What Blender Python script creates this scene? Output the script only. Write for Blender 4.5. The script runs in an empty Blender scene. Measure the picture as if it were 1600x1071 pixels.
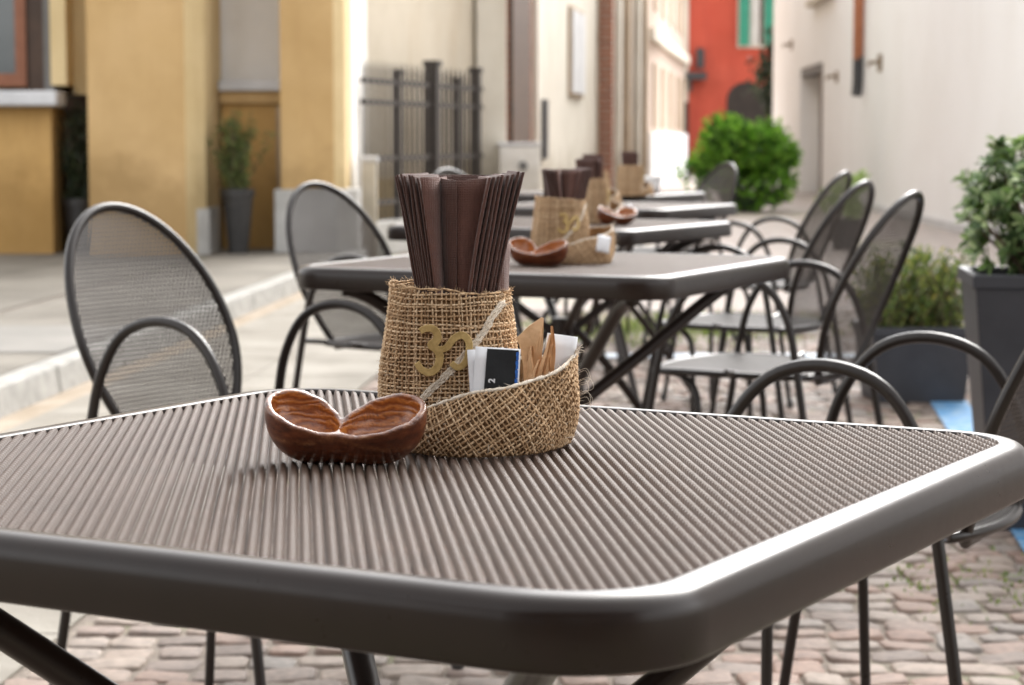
import bpy, bmesh, math, random
import numpy as np
from mathutils import Vector, Matrix
random.seed(7); rng = np.random.default_rng(7)
PI = math.pi; R = math.radians
S = bpy.context.scene
COL = S.collection

# ------------------------------------------------------------------ helpers
class MB:
    """collects vertices and faces for one mesh"""
    def __init__(s): s.v = []; s.f = []; s.m = []
    def add(s, v, f, mi=0):
        o = len(s.v); s.v += [tuple(map(float, p)) for p in v]
        s.f += [tuple(int(i) + o for i in q) for q in f]; s.m += [mi] * len(f); return s
    def box(s, x0, x1, y0, y1, z0, z1, mi=0):
        v = [(x0,y0,z0),(x1,y0,z0),(x1,y1,z0),(x0,y1,z0),(x0,y0,z1),(x1,y0,z1),(x1,y1,z1),(x0,y1,z1)]
        return s.add(v, [(0,3,2,1),(4,5,6,7),(0,1,5,4),(1,2,6,5),(2,3,7,6),(3,0,4,7)], mi)
    def prism(s, poly, z0, z1, mi=0):
        n = len(poly)
        v = [(p[0],p[1],z0) for p in poly] + [(p[0],p[1],z1) for p in poly]
        f = [tuple(range(n-1,-1,-1)), tuple(range(n,2*n))] + [(i,(i+1)%n,n+(i+1)%n,n+i) for i in range(n)]
        return s.add(v, f, mi)
    def tube(s, pts, r, n=10, mi=0, closed=False, flat=1.0, up=None):
        P = [Vector(p) for p in pts]; m = len(P)
        rad = r if hasattr(r, '__len__') else [r]*m
        T = []
        for i in range(m):
            a = P[(i-1) % m] if closed or i > 0 else P[i]; b = P[(i+1) % m] if closed or i < m-1 else P[i]
            t = b - a; T.append(t.normalized() if t.length > 1e-9 else Vector((0,0,1)))
        nrm = Vector(up) if up else (Vector((0,0,1)) if abs(T[0].z) < .9 else Vector((1,0,0)))
        nrm = (nrm - T[0]*nrm.dot(T[0])).normalized()
        v = []
        for i in range(m):
            nrm = nrm - T[i]*nrm.dot(T[i])
            nrm = nrm.normalized() if nrm.length > 1e-6 else T[i].orthogonal().normalized()
            bn = T[i].cross(nrm)
            for k in range(n):
                a = 2*PI*k/n
                v.append(P[i] + nrm*(math.cos(a)*rad[i]*flat) + bn*(math.sin(a)*rad[i]))
        f = []
        for i in range(m if closed else m-1):
            j = (i+1) % m
            for k in range(n):
                f.append((i*n+k, i*n+(k+1)%n, j*n+(k+1)%n, j*n+k))
        if not closed:
            f.append(tuple(range(n-1,-1,-1))); f.append(tuple((m-1)*n+k for k in range(n)))
        return s.add(v, f, mi)
    def build(s, name, mat, parent=None, smooth=False, loc=None, rotz=0.0, bevel=0, seg=2):
        me = bpy.data.meshes.new(name); me.from_pydata(s.v, [], s.f)
        mats = mat if isinstance(mat, (list, tuple)) else [mat]
        for q in mats: me.materials.append(q)
        if len(mats) > 1: me.polygons.foreach_set('material_index', s.m)
        if smooth: me.polygons.foreach_set('use_smooth', [True]*len(me.polygons))
        me.update()
        if bevel:
            bm = bmesh.new(); bm.from_mesh(me)
            bmesh.ops.bevel(bm, geom=[e for e in bm.edges if len(e.link_faces)==2 and e.calc_face_angle(0) > .5], offset=bevel, segments=seg, affect='EDGES', profile=.5)
            bm.to_mesh(me); bm.free()
        o = bpy.data.objects.new(name, me); COL.objects.link(o)
        if parent: o.parent = parent
        if loc is not None: o.location = loc
        o.rotation_euler.z = rotz
        return o

def cr(pts, sub=6, closed=False):
    """Catmull-Rom through the points"""
    P = [np.array(p, float) for p in pts]; n = len(P); out = []
    rngi = range(n if closed else n-1)
    for i in rngi:
        g = (lambda k: P[k % n]) if closed else (lambda k: P[min(max(k,0),n-1)])
        a,b,c,d = g(i-1),g(i),g(i+1),g(i+2)
        for k in range(sub):
            t = k/sub
            out.append(.5*((2*b)+(-a+c)*t+(2*a-5*b+4*c-d)*t*t+(-a+3*b-3*c+d)*t**3))
    if not closed: out.append(P[-1])
    return out

def tag(o, label=None, cat=None, group=None, kind=None):
    if label: o['label'] = label
    if cat: o['category'] = cat
    if group: o['group'] = group
    if kind: o['kind'] = kind
    return o
def thing(name, label, cat, loc=(0,0,0), rotz=0, group=None):
    o = bpy.data.objects.new(name, None); COL.objects.link(o); o.empty_display_size = .05
    o.location = loc; o.rotation_euler.z = rotz
    return tag(o, label, cat, group)
def copy_tree(o, label=None, group=None, loc=None, rotz=None, parent=None):
    c = o.copy(); COL.objects.link(c); c.parent = parent
    if label: c['label'] = label
    if group: c['group'] = group
    if loc is not None: c.location = loc
    if rotz is not None: c.rotation_euler.z = rotz
    for ch in list(o.children): copy_tree(ch, parent=c)
    return c

# ------------------------------------------------------------------ materials
def new_mat(name):
    m = bpy.data.materials.new(name); m.use_nodes = True
    nt = m.node_tree; b = nt.nodes['Principled BSDF']; return m, nt, b
def N(nt, t, **kw):
    n = nt.nodes.new(t)
    for k, v in kw.items():
        if k in n.inputs.keys() if isinstance(k, str) else False: n.inputs[k].default_value = v
        else: setattr(n, k, v)
    return n
def noise(nt, scale, detail=4, rough=.55, vec=None):
    n = nt.nodes.new('ShaderNodeTexNoise'); n.inputs['Scale'].default_value = scale
    n.inputs['Detail'].default_value = detail; n.inputs['Roughness'].default_value = rough
    if vec: nt.links.new(vec, n.inputs['Vector'])
    return n
def ramp(nt, stops, fac):
    r = nt.nodes.new('ShaderNodeValToRGB'); e = r.color_ramp.elements
    while len(e) < len(stops): e.new(.5)
    for q, (p, c) in zip(e, stops):
        q.position = p; q.color = (*c, 1) if len(c) == 3 else c
    nt.links.new(fac, r.inputs[0]); return r
def mix(nt, fac, a, b, mode='MIX'):
    m = nt.nodes.new('ShaderNodeMix'); m.data_type = 'RGBA'; m.blend_type = mode
    for s, x in ((m.inputs[0], fac), (m.inputs[6], a), (m.inputs[7], b)):
        if hasattr(x, 'is_output'): nt.links.new(x, s)
        elif isinstance(x, (int, float)): s.default_value = x
        else: s.default_value = (*x, 1)
    return m.outputs[2]
def coords(nt, kind='Object'):
    return nt.nodes.new('ShaderNodeTexCoord').outputs[kind]
def bump(nt, b, h, strength=.3, dist=.01):
    n = nt.nodes.new('ShaderNodeBump'); n.inputs['Strength'].default_value = strength; n.inputs['Distance'].default_value = dist
    nt.links.new(h, n.inputs['Height']); nt.links.new(n.outputs[0], b.inputs['Normal']); return n
def mat(name, c1, c2=None, scale=8, rough=.6, bs=0, bscale=None, bdist=.01, metallic=0, spec=.5, kind='Object', lo=.35, hi=.65):
    m, nt, b = new_mat(name)
    b.inputs['Roughness'].default_value = rough; b.inputs['Metallic'].default_value = metallic
    b.inputs['Specular IOR Level'].default_value = spec
    c = coords(nt, kind)
    n = noise(nt, scale, 5, .6, c)
    r = ramp(nt, [(lo, c1), (hi, c2 or tuple(x*.85 for x in c1))], n.outputs['Fac'])
    nt.links.new(r.outputs[0], b.inputs['Base Color'])
    if bs:
        n2 = noise(nt, bscale or scale*8, 4, .6, c); bump(nt, b, n2.outputs['Fac'], bs, bdist)
    return m
def island_mat(name, stops, rough=.6, nscale=0, namt=.3, bs=0, trans=0, spec=.5, sheen=0):
    m, nt, b = new_mat(name); b.inputs['Roughness'].default_value = rough; b.inputs['Specular IOR Level'].default_value = spec
    g = nt.nodes.new('ShaderNodeNewGeometry')
    r = ramp(nt, stops, g.outputs['Random Per Island']); out = r.outputs[0]
    if nscale:
        n = noise(nt, nscale, 4, .6, coords(nt)); r2 = ramp(nt, [(.3, (1-namt,)*3), (.7, (1+namt*.4,)*3)], n.outputs['Fac'])
        out = mix(nt, 1.0, out, r2.outputs[0], 'MULTIPLY')
        if bs: bump(nt, b, n.outputs['Fac'], bs, .004)
    nt.links.new(out, b.inputs['Base Color'])
    if trans:
        t = nt.nodes.new('ShaderNodeBsdfTranslucent'); nt.links.new(out, t.inputs['Color'])
        ms = nt.nodes.new('ShaderNodeMixShader'); ms.inputs[0].default_value = trans
        o = nt.nodes['Material Output']
        nt.links.new(b.outputs[0], ms.inputs[1]); nt.links.new(t.outputs[0], ms.inputs[2]); nt.links.new(ms.outputs[0], o.inputs['Surface'])
    return m

def metal_mat(name, base, rough=.36, metallic=0.0, spec=.42):
    m, nt, b = new_mat(name); b.inputs['Metallic'].default_value = metallic
    c = coords(nt)
    n = noise(nt, 14, 4, .6, c); r = ramp(nt, [(.3, tuple(x*.85 for x in base)), (.7, tuple(x*1.15 for x in base))], n.outputs['Fac'])
    nt.links.new(r.outputs[0], b.inputs['Base Color'])
    n2 = noise(nt, 60, 5, .7, c); mr = nt.nodes.new('ShaderNodeMapRange')
    mr.inputs['To Min'].default_value = rough-.05; mr.inputs['To Max'].default_value = rough+.08
    nt.links.new(n2.outputs['Fac'], mr.inputs['Value']); nt.links.new(mr.outputs[0], b.inputs['Roughness'])
    n3 = noise(nt, 1400, 2, .5, c); bump(nt, b, n3.outputs['Fac'], .03, .0005)
    b.inputs['Specular IOR Level'].default_value = spec
    return m
M = {}
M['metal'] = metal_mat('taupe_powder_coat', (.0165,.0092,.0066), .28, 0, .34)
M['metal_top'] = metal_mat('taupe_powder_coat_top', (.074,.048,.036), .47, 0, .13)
M['chair'] = metal_mat('chair_powder_coat', (.0165,.0118,.0100), .28, 0, .36)
M['mesh'] = metal_mat('chair_mesh', (.052,.043,.039), .45)
M['seat'] = metal_mat('chair_seat', (.050,.043,.040), .62, 0, .12)
M['white_band'] = mat('white_tape', (.75,.75,.75), rough=.5)
# burlap
def burlap_mat():
    m, nt, b = new_mat('burlap_thread')
    c = coords(nt); g = nt.nodes.new('ShaderNodeNewGeometry')
    r0 = ramp(nt, [(0,(.36,.225,.126)),(.35,(.50,.338,.198)),(.7,(.62,.44,.278)),(1,(.72,.555,.38))], g.outputs['Random Per Island'])
    n = noise(nt, 260, 4, .65, c); r = ramp(nt, [(.28,(.50,.46,.42)),(.5,(.95,.93,.9)),(.75,(1.35,1.35,1.32))], n.outputs['Fac'])
    out = mix(nt, 1, r0.outputs[0], r.outputs[0], 'MULTIPLY')
    nt.links.new(out, b.inputs['Base Color']); b.inputs['Roughness'].default_value = .85; b.inputs['Specular IOR Level'].default_value = .2
    n2 = noise(nt, 1500, 3, .7, c); bump(nt, b, n2.outputs['Fac'], .6, .0006)
    return m
M['burlap'] = burlap_mat()
M['burlap_back'] = mat('burlap_lining', (.22,.13,.06), (.34,.21,.11), 120, .9, .5, 600, .001)
M['fray'] = mat('frayed_edge', (.55,.45,.34), (.74,.67,.57), 300, .8, .6, 900, .001)
M['brass'] = mat('brass_charm', (.40,.27,.10), (.55,.39,.16), 180, .5, .3, 1500, .0004, metallic=.35)
def napkin_mat(name, base, k=1.0):
    m, nt, b = new_mat(name); c = coords(nt)
    n = noise(nt, 40, 4, .6, c); r = ramp(nt, [(.3, tuple(x*.78 for x in base)), (.7, tuple(x*1.2 for x in base))], n.outputs['Fac'])
    nt.links.new(r.outputs[0], b.inputs['Base Color']); b.inputs['Roughness'].default_value = .8
    b.inputs['Sheen Weight'].default_value = .25; b.inputs['Sheen Roughness'].default_value = .5
    w = nt.nodes.new('ShaderNodeTexVoronoi'); w.inputs['Scale'].default_value = 720; w.inputs['Randomness'].default_value = .25
    nt.links.new(c, w.inputs['Vector'])
    bump(nt, b, w.outputs['Distance'], .8*k, .0012)
    return m
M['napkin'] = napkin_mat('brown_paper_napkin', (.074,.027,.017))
M['napkin_light'] = napkin_mat('brown_paper_napkin_lit', (.102,.038,.025))  # same napkin brown, lightened for folds that catch the light
M['white_paper'] = mat('white_paper', (.74,.74,.76), (.80,.80,.82), 60, .55)
M['black_print'] = mat('black_print', (.016,.017,.019), (.020,.021,.023), 30, .42, .2, 40, .004, spec=.3)
M['blue_print'] = mat('blue_print', (.02,.10,.42), (.03,.16,.55), 400, .35)
M['kraft'] = mat('kraft_paper', (.58,.33,.16), (.70,.44,.24), 90, .65, .25, 500, .0008)
M['white_plastic'] = mat('white_plastic', (.78,.78,.78), (.82,.82,.82), 10, .35)
# walls
def wall_mat(name, c1, c2, stain, scale=1.2, rough=.9, bs=.25):
    m, nt, b = new_mat(name); c = coords(nt)
    n1 = noise(nt, scale, 6, .62, c); r1 = ramp(nt, [(.3, c1), (.72, c2)], n1.outputs['Fac'])
    mp = nt.nodes.new('ShaderNodeMapping'); mp.inputs['Scale'].default_value = (2.2, 2.2, .35); nt.links.new(c, mp.inputs[0])
    n2 = noise(nt, 1.6, 5, .65, mp.outputs[0]); r2 = ramp(nt, [(.50,(0,0,0)),(.74,(1,1,1))], n2.outputs['Fac'])
    sc = nt.nodes.new('ShaderNodeMath'); sc.operation = 'MULTIPLY'; sc.inputs[1].default_value = .55; nt.links.new(r2.outputs[0], sc.inputs[0])
    out = mix(nt, sc.outputs[0], r1.outputs[0], stain)
    nt.links.new(out, b.inputs['Base Color']); b.inputs['Roughness'].default_value = rough; b.inputs['Specular IOR Level'].default_value = .25
    n4 = noise(nt, .55, 6, .7, c); r4 = ramp(nt, [(.36,(.90,.885,.86)),(.5,(1,1,1)),(.66,(1.05,1.05,1.05))], n4.outputs['Fac'])
    out2 = mix(nt, 1, out, r4.outputs[0], 'MULTIPLY')
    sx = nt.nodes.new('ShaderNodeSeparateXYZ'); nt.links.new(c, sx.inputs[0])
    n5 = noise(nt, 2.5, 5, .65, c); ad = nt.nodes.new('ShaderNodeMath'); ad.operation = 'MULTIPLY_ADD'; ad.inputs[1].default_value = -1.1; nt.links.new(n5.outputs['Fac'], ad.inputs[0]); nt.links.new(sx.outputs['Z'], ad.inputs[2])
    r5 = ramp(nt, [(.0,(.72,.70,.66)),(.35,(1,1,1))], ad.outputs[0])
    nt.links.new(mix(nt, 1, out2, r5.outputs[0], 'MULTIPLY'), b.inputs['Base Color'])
    n3 = noise(nt, 45, 5, .65, c); bump(nt, b, n3.outputs['Fac'], bs, .02)
    return m
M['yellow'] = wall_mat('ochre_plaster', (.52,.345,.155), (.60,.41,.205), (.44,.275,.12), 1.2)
M['yellow_pale_lit'] = wall_mat('pale_and_sidelit_ochre', (.60,.46,.245), (.67,.53,.31), (.53,.39,.19))  # pale walls, and the side light painted on the pillar flanks
M['ochre_dark'] = wall_mat('dark_ochre_wainscot', (.50,.305,.11), (.57,.36,.145), (.36,.21,.075), 1.8)
M['cream'] = wall_mat('cream_plaster', (.58,.51,.40), (.66,.59,.48), (.50,.38,.24), .8)
M['cream_pale'] = wall_mat('pale_cream_plaster', (.60,.555,.48), (.67,.63,.55), (.52,.46,.375), .9)
M['white_wall'] = mat('white_plaster', (.84,.835,.83), (.88,.88,.885), .9, .85, .15, 30, .02, lo=.3, hi=.6)
M['offwhite'] = wall_mat('offwhite_plaster', (.76,.735,.695), (.82,.795,.76), (.67,.635,.58), .8)
M['brown_wall'] = wall_mat('old_brown_plaster', (.40,.31,.22), (.50,.40,.30), (.26,.19,.13), 1.1)
M['pink_wall'] = wall_mat('faded_pink_plaster', (.50,.39,.325), (.57,.47,.40), (.42,.31,.245), .7)
M['red_wall'] = wall_mat('coral_red_plaster', (.47,.078,.048), (.56,.115,.075), (.40,.07,.05), .6)
M['grey_stone'] = mat('grey_stone', (.34,.33,.31), (.46,.45,.43), 4, .85, .3)
M['lightgrey'] = mat('pale_grey_stone', (.52,.52,.53), (.62,.62,.63), 5, .7, .2)
def brick_mat():
    m, nt, b = new_mat('old_brick'); c = coords(nt)
    mp = nt.nodes.new('ShaderNodeMapping'); mp.inputs['Rotation'].default_value = (R(90),0,0); nt.links.new(c, mp.inputs[0])
    t = nt.nodes.new('ShaderNodeTexBrick'); t.inputs['Scale'].default_value = 1.0
    t.inputs['Color1'].default_value = (.33,.115,.06,1); t.inputs['Color2'].default_value = (.24,.085,.05,1); t.inputs['Mortar'].default_value = (.42,.34,.27,1)
    t.inputs['Brick Width'].default_value = .26; t.inputs['Row Height'].default_value = .08; t.inputs['Mortar Size'].default_value = .010
    nt.links.new(mp.outputs[0], t.inputs['Vector']); nt.links.new(t.outputs[0], b.inputs['Base Color']); b.inputs['Roughness'].default_value = .9
    bump(nt, b, t.outputs['Fac'], -.3, .01); return m
M['brick'] = brick_mat()
M['dark_opening'] = mat('dark_recess', (.03,.024,.02), (.045,.035,.03), 3, .8)
M['dark_wood'] = mat('dark_wood', (.055,.03,.018), (.085,.045,.026), 5, .6)
M['red_wood'] = mat('reddish_wood', (.22,.075,.03), (.28,.10,.045), 6, .5)
M['grey_reveal'] = mat('grey_reveal', (.13,.125,.12), (.17,.165,.16), 4, .8)
M['iron'] = mat('painted_iron', (.030,.024,.021), (.045,.036,.031), 20, .55)
M['terracotta_pipe'] = mat('terracotta_pipe', (.44,.16,.08), (.52,.21,.11), 6, .55)
M['dark_iron'] = mat('dark_cast_iron', (.03,.03,.033), (.05,.05,.055), 10, .5)
M['rust'] = mat('rusty_iron', (.20,.14,.09), (.28,.2,.13), 10, .8)
M['green_paint'] = mat('green_shutter_paint', (.015,.22,.14), (.02,.27,.17), 6, .5)
M['glass'] = mat('window_glass', (.05,.06,.06), (.09,.10,.10), 1.5, .08, spec=.8)
M['curtain'] = mat('pale_curtain', (.55,.53,.50), (.66,.64,.61), 5, .8)
M['planter'] = mat('anthracite_planter', (.028,.029,.035), (.038,.039,.046), 12, .48, .12, 300, .001)
M['black_pot'] = mat('black_pot', (.022,.021,.021), (.035,.033,.032), 8, .45)
M['soil'] = mat('soil', (.05,.035,.022), (.09,.06,.04), 40, .95, .8, 80, .02)
M['bark'] = mat('bark', (.10,.07,.045), (.17,.12,.08), 40, .9, .5)
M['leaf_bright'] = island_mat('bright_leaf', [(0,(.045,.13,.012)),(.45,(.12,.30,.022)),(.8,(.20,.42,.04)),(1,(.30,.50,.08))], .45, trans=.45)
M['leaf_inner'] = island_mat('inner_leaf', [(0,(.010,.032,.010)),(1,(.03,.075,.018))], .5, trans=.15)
M['leaf_var'] = island_mat('grey_green_leaf', [(0,(.045,.085,.030)),(.45,(.11,.19,.060)),(.75,(.22,.32,.11)),(.92,(.46,.54,.27)),(1,(.60,.64,.42))], .4, trans=.3)
M['leaf_fresh'] = island_mat('fresh_leaf', [(0,(.09,.19,.03)),(.6,(.20,.34,.07)),(1,(.36,.50,.16))], .4, trans=.3)
M['leaf_low'] = island_mat('yellow_green_leaf', [(0,(.05,.10,.02)),(.5,(.13,.20,.04)),(.8,(.26,.30,.05)),(1,(.40,.36,.07))], .5, trans=.3)
M['leaf_olive'] = island_mat('olive_leaf', [(0,(.05,.075,.02)),(.6,(.12,.16,.04)),(1,(.24,.27,.08))], .5, trans=.3)
M['leaf_dark'] = island_mat('dark_leaf', [(0,(.008,.014,.006)),(.7,(.028,.042,.016)),(1,(.07,.09,.035))], .5, trans=.15)
M['leaf_pale'] = island_mat('pale_leaf', [(0,(.25,.36,.10)),(1,(.50,.60,.28))], .5, trans=.3)
M['moss'] = island_mat('moss_blade', [(0,(.10,.16,.03)),(.6,(.20,.27,.06)),(1,(.33,.37,.11))], .7, trans=.3)
# ground
M['cobble'] = island_mat('porphyry_cobble', [(0,(0.158,0.119,0.098)),(.25,(0.234,0.180,0.150)),(.45,(0.261,0.167,0.126)),(.6,(0.198,0.172,0.153)),(.8,(0.293,0.231,0.187)),(1,(0.211,0.130,0.100))], .72, nscale=38, namt=.35, bs=.5)
def joint_mat():
    m, nt, b = new_mat('sandy_joint'); c = coords(nt)
    n = noise(nt, 1.1, 4, .6, c); n2 = noise(nt, 60, 4, .7, c)
    r = ramp(nt, [(.52,(.24,.20,.165)),(.62,(.17,.19,.08))], n.outputs['Fac'])
    r2 = ramp(nt, [(.3,(.6,.6,.6)),(.7,(1.2,1.2,1.2))], n2.outputs['Fac'])
    nt.links.new(mix(nt, 1, r.outputs[0], r2.outputs[0], 'MULTIPLY'), b.inputs['Base Color']); b.inputs['Roughness'].default_value = .95
    bump(nt, b, n2.outputs['Fac'], .6, .01); return m
M['joint'] = joint_mat()
def far_cobble_mat():
    m, nt, b = new_mat('far_cobble'); c = coords(nt)
    v = nt.nodes.new('ShaderNodeTexVoronoi'); v.inputs['Scale'].default_value = 10; nt.links.new(c, v.inputs['Vector'])
    r = ramp(nt, [(0,(.26,.22,.20)),(.4,(.38,.31,.275)),(.7,(.34,.31,.29)),(1,(.43,.36,.32))], v.outputs['Color'])
    n = noise(nt, .7, 5, .6, c); r2 = ramp(nt, [(.56,(0,0,0)),(.68,(1,1,1))], n.outputs['Fac'])
    sc = nt.nodes.new('ShaderNodeMath'); sc.operation='MULTIPLY'; sc.inputs[1].default_value=.5; nt.links.new(r2.outputs[0], sc.inputs[0])
    nt.links.new(mix(nt, sc.outputs[0], r.outputs[0], (.25,.28,.10)), b.inputs['Base Color']); b.inputs['Roughness'].default_value = .85
    return m
M['far_cobble'] = far_cobble_mat()
M['lane'] = mat('pale_granite_slab', (.165,.145,.116), (.265,.242,.205), 2.6, .8, .35, 55)
M['walk'] = mat('pavement_slab', (.118,.104,.084), (.205,.185,.155), 1.3, .85, .35, 45)
M['walk_shade'] = mat('painted_shade_band', (.17,.16,.145), (.23,.215,.195), 1.6, .85, .3, 45)
M['gutter'] = mat('gutter_dirt', (.24,.185,.125), (.36,.30,.235), 7, .9, .4, 60)
M['kerb'] = mat('kerb_granite', (.25,.245,.225), (.37,.355,.33), 14, .8, .4, 90)
M['blue_line'] = mat('blue_road_paint', (.06,.24,.48), (.30,.40,.48), 18, .7, .3, 120, lo=.42, hi=.75)
M['pale_line'] = mat('worn_pale_paint', (.42,.50,.60), (.62,.66,.70), 20, .8)
# wood of the pods
def pod_mat():
    m, nt, b = new_mat('polished_pod'); c = coords(nt)
    a = nt.nodes.new('ShaderNodeAttribute'); a.attribute_name = 'hollow'
    mp = nt.nodes.new('ShaderNodeMapping'); mp.inputs['Scale'].default_value = (16, 42, 60); nt.links.new(c, mp.inputs[0])
    n = noise(nt, 2.2, 6, .7, mp.outputs[0])
    ro = ramp(nt, [(.25,(.026,.0062,.0026)),(.5,(.105,.025,.0085)),(.68,(.20,.054,.017)),(.85,(.34,.115,.042))], n.outputs['Fac'])
    w = nt.nodes.new('ShaderNodeTexWave'); w.wave_type = 'RINGS'; w.inputs['Scale'].default_value = 26; w.inputs['Distortion'].default_value = 9; w.inputs['Detail'].default_value = 3; w.inputs['Detail Scale'].default_value = 1.6
    mp2 = nt.nodes.new('ShaderNodeMapping'); mp2.inputs['Scale'].default_value = (1.0, 1.5, 2.2); nt.links.new(c, mp2.inputs[0]); nt.links.new(mp2.outputs[0], w.inputs['Vector'])
    ri = ramp(nt, [(0,(.23,.062,.012)),(.4,(.36,.112,.021)),(1,(.48,.17,.034))], w.outputs['Fac'])
    a2 = nt.nodes.new('ShaderNodeAttribute'); a2.attribute_name = 'lip'
    col = mix(nt, a.outputs['Fac'], ro.outputs[0], ri.outputs[0])
    n4 = noise(nt, 140, 4, .7, c); rl = ramp(nt, [(.35,(.075,.02,.008)),(.55,(.19,.062,.022)),(.78,(.40,.20,.10))], n4.outputs['Fac'])
    col = mix(nt, a2.outputs['Fac'], col, rl.outputs[0])
    nt.links.new(col, b.inputs['Base Color']); b.inputs['Roughness'].default_value = .32; b.inputs['Coat Weight'].default_value = .5; b.inputs['Coat Roughness'].default_value = .18
    n3 = noise(nt, 5, 6, .75, mp.outputs[0])
    hm = nt.nodes.new('ShaderNodeMix'); hm.data_type = 'FLOAT'
    nt.links.new(a.outputs['Fac'], hm.inputs[0]); nt.links.new(n3.outputs['Fac'], hm.inputs[2]); nt.links.new(w.outputs['Fac'], hm.inputs[3])
    bump(nt, b, hm.outputs[0], .45, .0014)
    return m
M['pod'] = pod_mat()

# ------------------------------------------------------------------ ground
def kx(y): return -1.82 + .0695*(y-7.73)          # kerb line
def strip(x0f, x1f, y0, y1, z, n=12):
    mb = MB(); v = []
    for i in range(n+1):
        y = y0 + (y1-y0)*i/n; v += [(x0f(y), y, z), (x1f(y), y, z)]
    mb.add(v, [(2*i, 2*i+1, 2*i+3, 2*i+2) for i in range(n)]); return mb
g = MB(); g.add([(-150,-60,-.0075),(150,-60,-.0075),(150,300,-.0075),(-150,300,-.0075)], [(0,1,2,3)])
tag(g.build('ground', M['joint']), kind='structure')
tag(strip(lambda y: kx(y)+1.1, lambda y: 9.0, 12.6, 90, 0.0).build('street', M['far_cobble']), kind='structure')
# cobblestones: one mesh of separate bevelled setts in wavy courses
cb = MB()
row = 2.7; ri = 0
while row < 12.55:
    y = row; d = .088 + .008*random.random()
    x = kx(y) + 1.145 + random.random()*.03
    while x < 3.4:
        w = random.uniform(.082, .125)
        yo = .035*math.sin(x*2.1+ri*.05) + .012*math.sin(x*6.3+ri)
        gp = .0048; zt = random.uniform(-.004, .003)
        c = [(x+gp, y+gp), (x+w-gp, y+gp), (x+w-gp, y+d-gp), (x+gp, y+d-gp)]
        j = [(random.uniform(-.006,.006), random.uniform(-.006,.006)) for _ in range(4)]
        c = [(p[0]+q[0], p[1]+yo+q[1]) for p, q in zip(c, j)]
        mx = sum(p[0] for p in c)/4; my = sum(p[1] for p in c)/4
        def ins(k, z): return [(mx+(p[0]-mx)*k, my+(p[1]-my)*k, z) for p in c]
        tl = (random.uniform(-.003,.003), random.uniform(-.003,.003))
        def oct8(k, e, z):
            o = []
            for a in range(4):
                p = c[a]; q = c[(a+1) % 4]; r_ = c[(a-1) % 4]
                for t in (r_, q):
                    o.append((mx+(p[0]+(t[0]-p[0])*e-mx)*k, my+(p[1]+(t[1]-p[1])*e-my)*k, z + tl[0]*(p[0]-mx)/.05 + tl[1]*(p[1]-my)/.05))
            return o
        v = oct8(1, .12, -.03) + oct8(1, .12, zt-.007) + oct8(.955, .13, zt-.0016) + oct8(.86, .15, zt)
        f = [tuple(range(24,32))]
        for L in range(3):
            for k in range(8): f.append((L*8+k, L*8+(k+1)%8, L*8+8+(k+1)%8, L*8+8+k))
        cb.add(v, f)
        x += w
    row += d; ri += 1
tag(cb.build('cobblestones', M['cobble'], smooth=True), kind='structure')
# pale stone lane left of the cobbles
ln = MB(); y = 2.0
while y < 16.4:
    L = random.uniform(.9, 1.4); y2 = min(y+L, 16.4)
    for a, b_ in ((.10, .62), (.625, 1.14)):
        e = .004
        ln.add([(kx(y)+a, y+e, 0), (kx(y)+b_, y+e, 0), (kx(y2)+b_, y2-e, 0), (kx(y2)+a, y2-e, 0),
                (kx(y)+a, y+e, -.03), (kx(y)+b_, y+e, -.03), (kx(y2)+b_, y2-e, -.03), (kx(y2)+a, y2-e, -.03)],
               [(0,1,2,3),(5,4,7,6),(4,5,1,0),(5,6,2,1),(6,7,3,2),(7,4,0,3)])
    y = y2
tag(ln.build('stone_lane', M['lane']), kind='structure')
tag(strip(lambda y: kx(y)-.02, lambda y: kx(y)+.098, 2, 16.5, -.002).build('gutter', M['gutter']), kind='structure')
kb = MB(); y = 2.0
while y < 16.6:
    y2 = y + random.uniform(.8, 1.1); e = .004
    kb.add([(kx(y)-.14, y+e, -.03),(kx(y)-.015, y+e, -.03),(kx(y2)-.015, y2-e, -.03),(kx(y2)-.14, y2-e, -.03),
            (kx(y)-.14, y+e, .112),(kx(y)-.035, y+e, .11),(kx(y2)-.035, y2-e, .11),(kx(y2)-.14, y2-e, .112)],
           [(0,3,2,1),(4,5,6,7),(0,1,5,4),(1,2,6,5),(2,3,7,6),(3,0,4,7)])
    y = y2
tag(kb.build('kerb', M['kerb'], bevel=.012), kind='structure')
pv = MB(); y = 2.0
while y < 19.4:
    y2 = y + .8
    for k in range(9):
        a = -.142 - k*.9; b_ = a - .884
        yy = y + (.4 if k % 2 else 0)
        pv.add([(kx(y)+b_, yy+.007, .11),(kx(y)+a, yy+.007, .11),(kx(y2)+a, yy+.793, .11),(kx(y2)+b_, yy+.793, .11)], [(0,1,2,3)])
    y = y2
pv.add([(-9,1.5,.104),(kx(1.5)-.05,1.5,.104),(kx(20)-.05,20,.104),(-9,20,.104)], [(0,1,2,3)], 1)
tag(pv.build('pavement', [M['walk'], M['joint']]), kind='structure')
tag(strip(lambda y: -9, lambda y: kx(y)-.15, 9.0, 10.3, .114).build('pavement_shade_band', M['walk_shade']), kind='structure')  # toned strip painted in place of the shadow band across the pavement
tag(strip(lambda y: 1.24+.115*(y-5.2), lambda y: 1.38+.115*(y-5.2), 4.2, 9.6, .006).build('parking_line', M['blue_line']), kind='structure')
tag(strip(lambda y: .35, lambda y: 1.9, 9.85, 10.05, .006, 1).build('parking_line', M['pale_line']), kind='structure')
ms = MB()
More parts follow.
